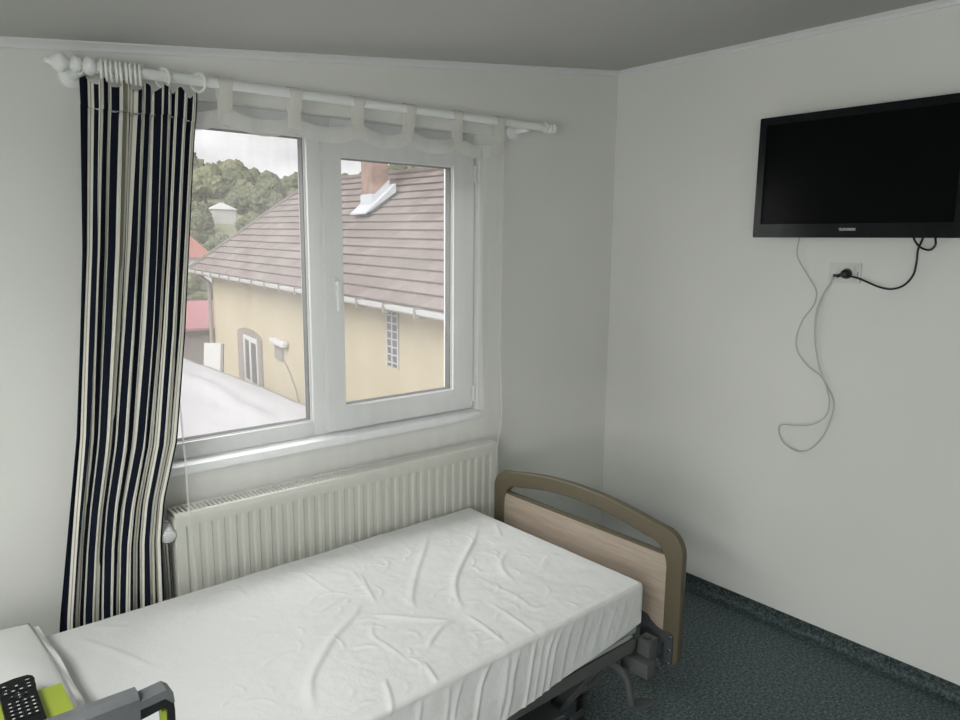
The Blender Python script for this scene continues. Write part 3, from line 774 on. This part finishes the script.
for _ in range(150):
    x0, y0 = rc_.uniform(-1.25, -.03), rc_.uniform(-.43, .40)
    if rc_.random() > .45 + .55 * max(0, 1 - abs(x0 + .6) / .5) or (y0 > .2 and rc_.random() < .6): continue
    an = rc_.uniform(0, PI); ln = rc_.uniform(.02, .07)
    creases.append(([(x0, y0), (x0 + ln * math.cos(an), y0 + ln * math.sin(an)), (x0 + 1.8 * ln * math.cos(an + .4), y0 + 1.8 * ln * math.sin(an + .4))], rc_.uniform(.0015, .0042), rc_.uniform(.004, .008)))
def hem(s): return float(np.interp(s, [-2, -1.2, -.9, -.6, -.25, -.08, 0], [.345, .345, .308, .328, .350, .370, .382]))
ns, ntop = 330, 120
ss = np.concatenate([np.linspace(S0, -1.5, 60), np.linspace(-1.495, S1 - RR, 330), np.linspace(S1 - RR + .003, S1 + .13, 30)])
tt = np.concatenate([np.linspace(-1, -.0001, 56) * 1.0 - 10, np.linspace(-HW + RR, HW - RR, 215), np.linspace(.005, .12, 16) + 10])
def fold(e):
    if e <= 0: return 0., 0., 0.
    q = RR * PI / 2
    if e < q:
        a = e / RR; return RR * math.sin(a), RR * (1 - math.cos(a)), a
    return RR, RR + e - q, PI / 2
segs = []
for pl, h, sg in creases:
    P = [(v.x, v.y) for v in smoothpath([(a, b, 0) for a, b in pl], 3)]
    for i in range(len(P) - 1): segs.append((*P[i], *P[i + 1], h, sg, len(segs)))
pts = []; 
for s in ss:
    for t in tt:
        if t < -5:   # near drop, e in 0..1 of the local drop length
            f = t + 11   # 0 (hem) .. 1 (edge)
            L = RR * PI / 2 - RR + (ZT - hem(min(s, 0)))
            pts.append((s, -HW + RR - (1 - f) * L))
        elif t > 5: pts.append((s, HW - RR + (t - 10)))
        else: pts.append((s, t))
pts = np.array(pts)
H = np.zeros(len(pts))
k = 0
for pl, h, sg in creases:
    P = np.array([(v.x, v.y) for v in smoothpath([(a, b, 0) for a, b in pl], 3)])
    best = np.full(len(pts), 9.); prm = np.zeros(len(pts)); side = np.zeros(len(pts))
    for i in range(len(P) - 1):
        a, b = P[i], P[i + 1]; d = b - a; l2 = max(1e-9, d @ d)
        u = np.clip(((pts - a) @ d) / l2, 0, 1); q = pts - (a + u[:, None] * d)
        dist = np.sqrt((q ** 2).sum(1)); m_ = dist < best
        best[m_] = dist[m_]; prm[m_] = ((i + u) / (len(P) - 1))[m_]; side[m_] = np.sign(q[:, 0] * d[1] - q[:, 1] * d[0])[m_]
    env = np.clip(np.minimum(prm, 1 - prm) * 3.2 + .05, 0, 1); env = env * env * (3 - 2 * env)
    # asymmetric: steep on one side, soft on the other
    w = np.where(side > 0, sg * 1.15, sg * .55)
    H += h * env * np.exp(-(best / w) ** 2) * (np.where((best < 1e-6) | (prm > 0.0) & (prm < 1.0), 1, np.exp(-(best / (sg * .7)) ** 2)))
H = np.minimum(H, .016)
bm = new(); V = []
c = 0
nS, nT = len(ss), len(tt)
for i, s in enumerate(ss):
    row = []
    for j in range(nT):
        sv, tv_ = pts[c]
        es = sv - (S1 - RR); et = abs(tv_) - (HW - RR); sy = -1 if tv_ < 0 else 1
        ox, dx, ax_ = fold(es); oy, dy, ay_ = fold(et)
        x = min(sv, S1 - RR); y = max(-(HW - RR), min(HW - RR, tv_))
        nz = noise.noise(Vector((sv * 6, tv_ * 6, 1.3))) * .0035 + noise.noise(Vector((sv * 17, tv_ * 17, 5.3))) * .0018 + noise.noise(Vector((sv * 45, tv_ * 45, 9.3))) * .0007
        act = float(np.interp(sv, [-1.9, -1.1, -.7], [.35, .6, 1.0]))
        h = H[c] * .6 + nz * act
        if es > 0 and et > 0:
            if es < 1e-9: es = 1e-9
            ang = math.atan2(et, es); dep = max(dx, dy); out = max(ox, oy); 
            x += out * math.cos(ang); y += sy * out * math.sin(ang); z = ZT - dep; n_ = Vector((math.cos(ang), sy * math.sin(ang), .3)).normalized(); h *= .3
        else:
            x += ox; y += sy * oy; z = ZT - max(dx, dy)
            n_ = Vector((math.sin(ax_), sy * math.sin(ay_), math.cos(max(ax_, ay_)))).normalized()
        if n_.y > .5 or n_.x > .5: h = min(h * .3, .003)
        if n_.y < -.5: y -= .012 * max(0, min(1, (-.30 - sv) / .25)) * max(0, min(1, (.50 - z) / .1))
        row.append(bm.verts.new(Vector((x, y, z)) + n_ * h)); c += 1
    V.append(row)
for i in range(nS - 1):
    for j in range(nT - 1): bm.faces.new((V[i][j], V[i + 1][j], V[i + 1][j + 1], V[i][j + 1]))
bmesh.ops.transform(bm, matrix=BED, verts=bm.verts)
sh = obj('bed_sheet', bm, M['sheet'], angle=180)
tag(sh, 'creased white sheet covering the mattress of the hospital bed', 'bed sheet')
# ------------------------------------------------------------------ pillow
pil = thing('pillow', 'white pillow at the head of the bed, lower left corner', 'pillow', tuple(BED @ Vector((-1.86, .0, .52))), TH)
PXC, PYC, PHX, PHY, PHZ = -1.880, .02, .305, .43, .050
bm = new(); N = 70
def pil_pt(u, v, sgn):
    e = lambda q: max(0., 1 - abs(q) ** 2.6)
    t = (e(u) * e(v)) ** .68
    px = PXC + u * PHX * (1 - .05 * v * v * (1 - abs(u) * 0)); py = PYC + v * PHY * (1 - .045 * u * u)
    w = noise.noise(Vector((px * 9, py * 9, 3 + sgn))) * .006 * t + noise.noise(Vector((px * 24, py * 24, 7 + sgn))) * .002 * t
    return Vector((px, py, .578 + sgn * PHZ * t + (w if sgn > 0 else 0)))
for sgn in (1, -1): grid(bm, N, N, lambda i, j: pil_pt(i / (N - 1) * 2 - 1, j / (N - 1) * 2 - 1, sgn))
bmesh.ops.remove_doubles(bm, verts=bm.verts, dist=2e-4)
bobj('pillowcase', bm, M['pillow'], pil, angle=180)
bm = new()   # loose hem along the open end
def f(i, j):
    v = (i / 59 * 2 - 1) * .97; p = pil_pt(1, v, 1)
    return p + Vector((-.012 + .030 * j / 5, 0, .0025 + .004 * math.sin(i * .35 + j) * j / 5 - .030 * j / 5 * .5))
grid(bm, 60, 6, f); bobj('hem', bm, M['pillow'], pil, angle=180)

# ------------------------------------------------------------------ green booklet and remote control, lying on the pillow
PZ = .634
bk = thing('booklet', 'lime green booklet lying on the pillow under the remote control', 'booklet', tuple(BED @ Vector((-1.68, -.08, PZ))), TH)
bm = new(); box(bm, (-1.80, -.25, PZ), (-1.600, -.035, PZ + .005), .001); bobj('cover', bm, M['green'], bk)
rc = thing('remote_control', 'black television remote control lying on the green booklet', 'remote control', tuple(BED @ Vector((-1.68, -.02, PZ + .006))), TH + math.radians(-2))
RM = BED @ Matrix.Translation((-1.684, -.076, PZ + .0052)) @ Matrix.Rotation(math.radians(-1.5), 4, 'Z')
def robj(name, bm, m, parent, **k):
    bmesh.ops.transform(bm, matrix=RM, verts=bm.verts); return obj(name, bm, m, parent, **k)
bm = new()
body = [(-.028, .088), (-.031, .080), (-.031, -.10), (-.026, -.105), (.026, -.105), (.031, -.10), (.031, .035), (.033, .045), (.031, .058), (.034, .068), (.032, .082), (.024, .092), (.0, .094)]
prism(bm, body[::-1], lambda p: (p[0] * 1.06, p[1], 0), lambda p: (p[0] * 1.06, p[1], .017)); bevel_all(bm, .003, 2, 20); body_o = robj('body', bm, M['remote'], rc)
# rows of keys, each with its printed mark
def key(x, y, w, h, mw, mh):
    bm = new(); prism(bm, rrect(x - w, x + w, y - h, y + h, min(w, h) * .6, 3), lambda p: (p[0], p[1], .0165), lambda p: (p[0], p[1], .0192)); k_ = robj('key', bm, M['rkey'], rc)
    bm = new(); box(bm, (x - mw, y - mh, .0190), (x + mw, y + mh, .0196)); robj('key_mark', bm, M['rmark'], k_)
for x, y, w, h, mw, mh in [(.022, .068, .006, .004, .0035, .0012), (-.022, .066, .006, .004, .0028, .001), (.022, .052, .006, .0035, .003, .001), (-.020, .048, .006, .0035, .0018, .0012),
    (0, .056, .006, .0045, .0022, .0022), (.022, .038, .0055, .0045, .0026, .0018), (.007, .038, .0055, .0045, .0026, .0018), (-.008, .038, .0055, .0045, .0026, .0018), (-.022, .036, .0055, .0045, .0026, .0018),
    (0, .015, .007, .005, .0018, .0018), (.013, .016, .004, .004, .0009, .0009), (-.013, .016, .004, .004, .0009, .0009), (0, .025, .005, .003, .0009, .0009), (0, .005, .005, .003, .0009, .0009)]:
    key(x, y, w, h, mw, mh)
for r in range(5):
    for x in (-.020, -.0065, .0075, .021): key(x, -.010 - r * .015, .0055, .0045, .0022, .0016)

# ------------------------------------------------------------------ outside
GZ = -3.0
M['plaster'] = mat('yellow_render', (.46, .395, .285), .9, spec=.1, vary=(.8, .05))
M['stone'] = mat('grey_surround', (.24, .21, .19), .9)
M['gutterm'] = mat('zinc_gutter', (.52, .52, .52), .5)
M['brick'] = mat('chimney_brick', (.30, .20, .165), .9, vary=(4, .35))
M['lead'] = mat('lead_flashing', (.50, .52, .55), .6)
M['pinkroof'] = mat('pink_red_roof', (.40, .17, .19), .8)
M['redroof'] = mat('red_tile_roof', (.36, .15, .12), .8)
M['shedwall'] = mat('shed_boards', (.30, .26, .25), .9, vary=(2, .1))
M['tarp'] = mat('white_canvas', (.52, .505, .525), .75)
M['whitewall'] = mat('white_house_wall', (.52, .51, .50), .9)
M['grass'] = mat('meadow', (.23, .225, .15), 1, spec=.0, vary=(.05, .3))
M['leaf'] = mat('tree_leaf', (.145, .155, .095), 1, spec=.0, vary=(5, .45), bump=(9, .8, .2))
M['leaf2'] = mat('tree_leaf_light', (.21, .215, .13), 1, spec=.0, vary=(5, .4), bump=(9, .8, .2))
M['bark'] = mat('bark', (.06, .05, .04), 1)
M['yard'] = mat('yard_concrete', (.32, .30, .28), .9, vary=(.6, .1))
M['darkwin'] = mat('window_dark', (.09, .09, .10), .3)
def slate():
    m = mat('slate_roof', (.3, .25, .24), .85, spec=.15)
    nt, b = nodes(m)
    tc = nt.nodes.new('ShaderNodeTexCoord'); br = nt.nodes.new('ShaderNodeTexBrick')
    uv = nt.nodes.new('ShaderNodeUVMap'); uv.uv_map = 'roof'
    nt.links.new(uv.outputs['UV'], br.inputs['Vector'])
    br.inputs['Scale'].default_value = 1; br.inputs['Brick Width'].default_value = .42; br.inputs['Row Height'].default_value = .30; br.inputs['Mortar Size'].default_value = .012
    br.inputs['Color1'].default_value = (.205, .165, .155, 1); br.inputs['Color2'].default_value = (.26, .215, .205, 1); br.inputs['Mortar'].default_value = (.18, .15, .14, 1)
    n = nt.nodes.new('ShaderNodeTexNoise'); n.inputs['Scale'].default_value = 1.2; nt.links.new(uv.outputs['UV'], n.inputs['Vector'])
    mx = nt.nodes.new('ShaderNodeMixRGB'); mx.blend_type = 'OVERLAY'; mx.inputs[0].default_value = .3
    nt.links.new(br.outputs['Color'], mx.inputs[1]); nt.links.new(n.outputs['Fac'], mx.inputs[2]); nt.links.new(mx.outputs[0], b.inputs['Base Color'])
    return m
M['slate'] = slate()
bm = new(); box(bm, (-30, .3, GZ - .2), (45, 62, GZ)); struct(obj('ground', bm, M['yard']))

# neighbouring house; local x runs along the facade towards us, y into the house
az = math.radians(6.6); T3 = Vector((math.sin(az), math.cos(az), 0)); N3 = Vector((math.cos(az), -math.sin(az), 0))
HO = Vector((-2.85, -2.405, 0)) + N3 * 5 + T3 * 22
HM = Matrix(((-T3.x, N3.x, 0, HO.x), (-T3.y, N3.y, 0, HO.y), (0, 0, 1, 0), (0, 0, 0, 1)))
# right-handed frame (x towards us, y to the far side): mirrored pairs are avoided by placing geometry in world space
house = thing('house', 'yellow rendered house with a slate hipped roof outside the window', 'house', (HO.x, HO.y, GZ))
def hobj(name, bm, m, parent=None, **k):
    bmesh.ops.transform(bm, matrix=HM, verts=bm.verts); return obj(name, bm, m, parent or house, **k)
HL, HD, EZ = 20.0, 5.2, .74
bm = new(); box(bm, (-.13, 0, GZ), (HL, HD, EZ)); hobj('wall', bm, M['plaster'])
# roof with stepped slate courses
OV = .45
e0, e1 = (-.9, -OV, .70), (HL + .3, -OV, .74)
r0, r1 = (1.4, 2.6, 3.24), (HL + .3, 2.6, 2.74)
b0, b1 = (-.9, HD + OV, .70), (HL + .3, HD + OV, .74)
bm = new(); uvl = bm.loops.layers.uv.new('roof')
def courses(A, B, C_, D_, n):
    """quad A-B eave, D_-C_ ridge, laid in n overlapping courses"""
    A, B, C_, D_ = map(Vector, (A, B, C_, D_)); nn = (B - A).cross(D_ - A).normalized()
    if nn.z < 0: nn = -nn
    L = (D_ - A).length
    for i in range(n):
        f0, f1 = i / n, (i + 1) / n
        p = [A.lerp(D_, f0) + nn * .05, B.lerp(C_, f0) + nn * .05, B.lerp(C_, f1) + nn * .012, A.lerp(D_, f1) + nn * .012]
        q = [p[0] - nn * .05, p[1] - nn * .05]
        v = [bm.verts.new(x) for x in p]; w = [bm.verts.new(x) for x in q]
        fc = bm.faces.new(v); ed = bm.faces.new((w[0], w[1], v[1], v[0]))
        for lp, co in zip(fc.loops, p): lp[uvl].uv = ((co - A).dot((B - A).normalized()), i * .30 + (.0 if lp.vert in (v[0], v[1]) else .299))
        for lp in ed.loops: lp[uvl].uv = (0, 0)
courses(e0, e1, r1, r0, 15); courses(b0, b1, r1, r0, 15); courses(e0, b0, r0, r0, 15)
bmesh.ops.remove_doubles(bm, verts=bm.verts, dist=1e-5)
hobj('roof', bm, M['slate'], smooth=False)
bm = new(); tube(bm, [Vector(r0) + Vector((0, 0, .03)), Vector(r1) + Vector((0, 0, .03))], .07, 8); tube(bm, [Vector(e0) + Vector((0, 0, .05)), Vector(r0) + Vector((0, 0, .05))], .06, 8); hobj('ridge_tiles', bm, M['slate'])
bm = new(); prism(bm, [(-.12, 0), (-.10, -.06), (-.05, -.09), (0, -.09), (.05, -.06), (.06, 0)], lambda p: (-.95, -OV + p[0], .70 + p[1]), lambda p: (HL + .3, -OV + p[0], .73 + p[1])); gut = hobj('gutter', bm, M['gutterm'])
for x in np.arange(.3, HL, .95):
    bm = new(); box(bm, (float(x), -OV - .135, .60), (float(x) + .03, -OV + .07, .745)); hobj('gutter_clip', bm, M['stone'], gut)
bm = new(); tube(bm, [(-.30, -OV, .64), (-.10, -.10, .35), (-.10, -.10, GZ + .02)], .06, 8); hobj('downpipe', bm, M['stone'])
# chimney
CX0, CX1, CY0, CY1 = 7.53, 8.05, 1.40, 1.77
bm = new(); box(bm, (CX0, CY0, 2.0), (CX1, CY1, 4.4)); chim = hobj('chimney', bm, M['brick'])
bm = new(); prism(bm, [(CY0 - .02, 2.2), (CY0 - .02, 2.56), (CY0 + .06, 2.56), (CY1 + .02, 2.86), (CY1 + .02, 2.4)], lambda p: (CX0 - .02, p[0], p[1]), lambda p: (CX1 + .02, p[0], p[1]))
prism(bm, [(CY0 - .22, 2.14), (CY0 - .22, 2.17), (CY0, 2.36), (CY1 + .1, 2.78), (CY1 + .1, 2.6)], lambda p: (CX0 - .12, p[0], p[1]), lambda p: (CX1 + .16, p[0], p[1]))
hobj('flashing', bm, M['lead'], chim)
# arched window
bm = new()
outer = [(2.60, GZ + .9), (2.60, -.78)] + [(3.65 + 1.05 * math.cos(a), -.80 + .17 * math.sin(a)) for a in [PI - PI * k / 8 for k in range(1, 8)]] + [(4.70, -.78), (4.70, GZ + .9)]
prism(bm, outer, lambda p: (p[0], -.05, p[1]), lambda p: (p[0], .01, p[1])); sw = hobj('window_surround', bm, M['stone'])
bm = new(); holed(bm, rrect(3.28, 4.46, -2.0, -.80, .01, 1), rrect(3.40, 3.82, -1.92, -.90, .01, 1), lambda p: (p[0], -.08, p[1]), lambda p: (p[0], -.04, p[1])); box(bm, (3.82, -.085, -1.95), (4.0, -.05, -.85))
hobj('window_frame', bm, M['whitewall'], sw)
bm = new(); box(bm, (3.40, -.065, -1.92), (3.82, -.055, -.90)); box(bm, (4.02, -.095, -1.92), (4.40, -.082, -.92)); hobj('window_pane', bm, M['darkwin'], sw)
# meter box and outdoor lamp
bm = new(); box(bm, (5.83, -.06, -1.06), (6.32, .0, -.66)); hobj('meter_box', bm, M['stone'])
bm = new(); box(bm, (5.75, -.16, -.72), (6.70, -.02, -.58), .03); hobj('outdoor_lamp', bm, M['whitewall'])
bm = new(); tube(bm, [(6.35, -.03, -1.0), (6.75, -.03, -1.25), (7.1, -.03, -1.55), (7.3, -.03, -1.8)], .012, 5); hobj('wall_cable', bm, M['stone'])
# tall narrow barred window
bm = new(); box(bm, (11.26, -.004, -.43), (12.03, .01, .66)); gw = hobj('window_recess', bm, M['plaster'])
bm = new(); box(bm, (11.62, -.012, -.36), (12.02, .0, .66)); hobj('window_pane', bm, M['darkwin'], gw)
bm = new()
for z in np.arange(-.30, .66, .125): box(bm, (11.62, -.03, float(z)), (12.02, -.012, float(z) + .018))
for x in (11.62, 11.80, 12.0): box(bm, (x, -.03, -.36), (x + .02, -.012, .66))
hobj('bars', bm, M['gutterm'], gw)

# white canopy in the yard
can = thing('canopy', 'white canvas canopy stretched below the window in front of the yellow house', 'canopy', (.2, 8, GZ))
bm = new()
def f(i, j):
    x = -3.0 + 5.25 * i / 40; y = 1.6 + 12.6 * j / 70
    z = -.86 - .10 * max(0, (x - 1.75) / .5) ** 1.2 - .02 * math.sin(y * 1.1) - .05 * (abs(x + .4) / 2.6) + .04 * noise.noise(Vector((x * .9, y * .35, 0))) + .03 * noise.noise(Vector((x * 3, y * 1.0, 4))) + .05 * math.exp(-((x - 1.2 - .06 * (y - 8)) / .12) ** 2)
    return (x, y, z)
grid(bm, 41, 71, f); cf = obj('canvas', bm, M['tarp'], can, angle=180)
sm = cf.modifiers.new('thickness', 'SOLIDIFY'); sm.thickness = .01
for px in (-2.9, 2.0):
    for py in (1.9, 7.8, 13.9):
        bm = new(); tube(bm, [(px, py, GZ), (px, py, -.98)], .035, 10); obj('pole', bm, M['gutterm'], can)

# red-roofed shed beyond the corner of the house
shed = thing('shed', 'low shed with a pink-red roof beside the far corner of the yellow house', 'shed', tuple(HM @ Vector((-2.3, -.6, GZ))))
bm = new(); box(bm, (-3.5, -4.4, GZ), (-1.35, 2.6, -1.2)); hobj('wall', bm, M['shedwall'], shed)
bm = new(); prism(bm, [(-1.05, -1.16), (-3.7, -.53), (-3.7, -.46), (-1.05, -1.09)], lambda p: (p[0], -4.6, p[1]), lambda p: (p[0], 2.8, p[1])); hobj('roof', bm, M['pinkroof'], shed)
bm = new(); box(bm, (-1.35, -.5, GZ), (-1.30, .3, -1.35)); hobj('door', bm, M['stone'], shed)
pn = thing('door_panel', 'white door panel leaning by the far corner of the yellow house', 'panel', (3.2, 15.1, GZ))
PB = Matrix.Translation((3.22, 15.05, -1.0)) @ Matrix.Rotation(math.radians(-38), 4, 'Z') @ Matrix.Rotation(math.radians(-12), 4, 'X')
bm = new(); box(bm, (-.22, -.02, -1.95), (.18, .02, .12)); bmesh.ops.transform(bm, matrix=PB, verts=bm.verts); obj('board', bm, M['whitewall'], pn)
bm = new(); box(bm, (.18, -.02, -1.95), (.24, .05, .10)); bmesh.ops.transform(bm, matrix=PB, verts=bm.verts); obj('edge', bm, M['stone'], pn)
# small red-roofed house further off, and a white one on the hill
def cottage(name, label, c, w, d, zw, zr, rm, base):
    t = thing(name, label, 'house', (c[0], c[1], base))
    bm = new(); box(bm, (c[0] - w, c[1] - d, base), (c[0] + w, c[1] + d, zw)); obj('wall', bm, M['whitewall'], t)
    bm = new(); vs = [bm.verts.new(p) for p in ((c[0] - w * 1.15, c[1] - d * 1.15, zw), (c[0] + w * 1.15, c[1] - d * 1.15, zw), (c[0] + w * 1.15, c[1] + d * 1.15, zw), (c[0] - w * 1.15, c[1] + d * 1.15, zw), (c[0] - w * .15, c[1], zr), (c[0] + w * .15, c[1], zr))]
    for q in ((0, 1, 5, 4), (1, 2, 5), (2, 3, 4, 5), (3, 0, 4), (3, 2, 1, 0)): bm.faces.new([vs[i] for i in q])
    obj('roof', bm, rm, t, smooth=False)
cottage('cottage', 'small house whose red hipped roof peeps above the slate roof', (10.6, 41.0), 1.3, 1.3, .55, 2.15, M['redroof'], GZ)

# wooded hillside
def hill_z(x, y):
    r = math.hypot(x + 2.85, y + 2.4); a = math.degrees(math.atan2(x + 2.85, y + 2.4))
    top = float(np.interp(a, [-40, -10, 10, 18, 22, 25, 28, 31, 36, 45, 70], [6, 8, 9.5, 9.6, 8.6, 7.6, 8.4, 10.2, 10.6, 9.6, 8]))
    f = max(0, min(1, (r - 46) / 74)); f = f * f * (3 - 2 * f)
    return GZ - .15 + (top - GZ) * f + 1.2 * noise.noise(Vector((x * .05, y * .05, 0))) * f
bm = new()
def f(i, j):
    a = math.radians(-40 + 110 * i / 80); r = 46 + 100 * j / 50
    x, y = -2.85 + r * math.sin(a), -2.4 + r * math.cos(a); return (x, y, hill_z(x, y))
grid(bm, 81, 51, f); hl = obj('hillside', bm, M['grass'], angle=180); struct(hl)
cx, cy = 26.9, 78.3
cottage('hill_cottage', 'white house standing among the trees half way up the hill', (cx, cy), 1.25, .9, 4.75, 5.5, M['whitewall'], hill_z(cx, cy) - .5)
def tree_mesh(seed, mname):
    rr = random.Random(seed); bm = new()
    for k in range(7):
        c0 = Vector((rr.uniform(-1, 1) * .55, rr.uniform(-1, 1) * .55, 1.15 + rr.uniform(-.45, .6))); r = rr.uniform(.45, .75)
        q = bmesh.ops.create_icosphere(bm, subdivisions=4, radius=r)
        for v in q['verts']:
            d = v.co.normalized(); v.co = c0 + d * r * (1 + .42 * noise.noise(d * 2.6 + Vector((seed, k, 0))) + .25 * noise.noise(d * 7 + Vector((k, seed, 3))) + .22 * noise.noise(d * 16 + Vector((k, 3, seed))))
    crown = bm
    tb = new(); tube(tb, [(0, 0, -.4), (0, 0, 1.1)], .09, 6)
    return crown, tb
protos = []
for sd, mn in ((1, 'leaf'), (2, 'leaf2'), (3, 'leaf')):
    cbm, tb = tree_mesh(sd, mn)
    mc = bpy.data.meshes.new('crown'); cbm.to_mesh(mc); cbm.free(); mc.materials.append(M[mn])
    mt_ = bpy.data.meshes.new('trunk'); tb.to_mesh(mt_); tb.free(); mt_.materials.append(M['bark'])
    for p in mc.polygons: p.use_smooth = True
    protos.append((mc, mt_))
rt = random.Random(11); nt_ = 0
def tree(x, y, s, k, base=None):
    mc, mtk = protos[k]
    t = bpy.data.objects.new('tree', None); COL.objects.link(t)
    t.location = (x, y, hill_z(x, y) if base is None else base); t.rotation_euler = (0, 0, rt.uniform(0, 6.28)); t.scale = (s, s, s * rt.uniform(.8, 1.15))
    for nm, me in (('crown', mc), ('trunk', mtk)):
        o = bpy.data.objects.new(nm, me); COL.objects.link(o); o.parent = t
    return t
placed = []
acot = math.degrees(math.atan2(cx + 2.85, cy + 2.4))
for i in range(6000):
    if len(placed) >= 230: break
    a = rt.uniform(17, 28) if rt.random() < .55 else rt.uniform(14, 40); rr_ = rt.choice([rt.uniform(58, 140), rt.uniform(106, 124)])
    x, y = -2.85 + rr_ * math.sin(math.radians(a)), -2.4 + rr_ * math.cos(math.radians(a))
    sz = rt.uniform(1.1, 2.0) if rr_ > 80 else rt.uniform(.9, 1.5)
    if (abs(a - acot) < 1.5 and 66 < rr_ < 84) or math.hypot(x - cx, y - cy) < 4.0: continue
    if a > 29.5 and rr_ < 100: continue
    if 96 < rr_ < 98: continue        # the open strip across the slope
    if any((x - q[0]) ** 2 + (y - q[1]) ** 2 < (1.30 * (sz + q[2])) ** 2 for q in placed): continue
    placed.append((x, y, sz)); k = rt.randrange(3)
    t = tree(x, y, sz, k)
    tag(t, 'pale green bushy tree on the wooded hillside' if k == 1 else 'dark green bushy tree on the wooded hillside', 'tree', 'pale trees on the hillside' if k == 1 else 'dark trees on the hillside')
for i, (xl, yl, sz, lab) in enumerate([(-6.6, .3, 1.45, 'leafy tree rising just behind the pink-red shed roof'), (-7.4, -4.4, 1.3, 'leafy tree behind the shed, further left than its neighbour')]):
    p = HM @ Vector((xl, yl, 0)); tag(tree(p.x, p.y, sz, 1 + i % 2, GZ + .45), lab, 'tree')

# ------------------------------------------------------------------ light
W = bpy.data.worlds.new('overcast'); S.world = W; W.use_nodes = True
nt = W.node_tree; bg = nt.nodes['Background']
tc = nt.nodes.new('ShaderNodeTexCoord'); mp = nt.nodes.new('ShaderNodeMapping'); mp.inputs['Scale'].default_value = (2.2, 2.2, 6)
n = nt.nodes.new('ShaderNodeTexNoise'); n.inputs['Scale'].default_value = 2.6; n.inputs['Detail'].default_value = 5
r = nt.nodes.new('ShaderNodeValToRGB'); e = r.color_ramp.elements
e[0].position = .35; e[0].color = (.74, .71, .74, 1); e[1].position = .65; e[1].color = (1.0, .985, 1.0, 1)
nt.links.new(tc.outputs['Generated'], mp.inputs['Vector']); nt.links.new(mp.outputs['Vector'], n.inputs['Vector']); nt.links.new(n.outputs['Fac'], r.inputs['Fac'])
nt.links.new(r.outputs['Color'], bg.inputs['Color']); bg.inputs['Strength'].default_value = 1.3

def area(name, loc, rot, sx, sy, power, color=(1, 1, 1)):
    l = bpy.data.lights.new(name, 'AREA'); l.shape = 'RECTANGLE'; l.size = sx; l.size_y = sy; l.energy = power; l.color = color
    o = bpy.data.objects.new(name, l); COL.objects.link(o); o.location = loc; o.rotation_euler = rot; return o
# added area lamp just outside the left opening, fills the room
area('fill_lamp_left', (XL - .16, (LY0 + LY1) / 2, (LZ0 + LZ1) / 2), (0, -PI / 2, 0), LZ1 - LZ0 - .14, LY1 - LY0 - .14, 64, (1, .995, .975))
# sky portal for window 1
pt = area('sky_portal_window_1', ((HX0 + HX1) / 2, .14, (HZ0 + HZ1) / 2), (-PI / 2, 0, 0), HX1 - HX0, HZ1 - HZ0, 1); pt.data.cycles.is_portal = True
sun = bpy.data.lights.new('soft_sun', 'SUN'); sun.energy = 4.6; sun.angle = math.radians(40); sun.color = (1, .985, .97)
so = bpy.data.objects.new('soft_sun', sun); COL.objects.link(so)
so.rotation_euler = Vector((.72, .36, -.60)).to_track_quat('-Z', 'Y').to_euler()
# added area lamp high outside the window, boosts light on the bed
sk_ = area('fill_lamp_high', (-2.0, 1.35, 3.05), (0, 0, 0), 2.4, .9, 85, (1, .99, .975))
sk_.rotation_euler = (Vector((-1.5, -.55, .6)) - Vector((-2.0, 1.35, 3.05))).to_track_quat('-Z', 'Y').to_euler()

# added area lamp outside to the left, out of view, brightens the right wall
sl_ = area('fill_lamp_side', (-4.3, 1.9, 2.3), (0, 0, 0), 2.2, 1.8, 62, (1, .99, .975))
sl_.rotation_euler = (Vector((-.6, -1.0, 1.0)) - Vector((-4.3, 1.9, 2.3))).to_track_quat('-Z', 'Y').to_euler()

area('fill_lamp_roof', ((KX0 + KX1) / 2, (KY0 + KY1) / 2, ceil(-3.75) + .17), (0, 0, 0), KX1 - KX0 - .12, KY1 - KY0 - .12, 29, (1, .995, .98))  # added area lamp over the roof opening, fills bed and left wall

# ------------------------------------------------------------------ camera
R3 = [[0.7705068541869847, -0.6373664651702502, 0.009120127589947635], [-0.09705564681873326, -0.1314465149180096, -0.9865607001784061], [0.6299995151359039, 0.759266621676661, -0.1631404552409864]]
cam = bpy.data.cameras.new('camera'); cam.sensor_width = 36; cam.lens = 721 / 960 * 36; cam.clip_start = .02; cam.clip_end = 500
co = bpy.data.objects.new('camera', cam); COL.objects.link(co)
rot = Matrix((R3[0], [-v for v in R3[1]], [-v for v in R3[2]])).transposed()
co.matrix_world = Matrix.Translation((-2.85, -2.4054, 1.6245)) @ rot.to_4x4()
S.camera = co
S.view_settings.view_transform = 'Standard'; S.view_settings.look = 'None'; S.view_settings.gamma = 1; S.view_settings.use_curve_mapping = False
S.view_settings.exposure = 0.0
S.cycles.use_denoising = True
S.cycles.max_bounces = 10; S.cycles.diffuse_bounces = 6; S.cycles.transparent_max_bounces = 16
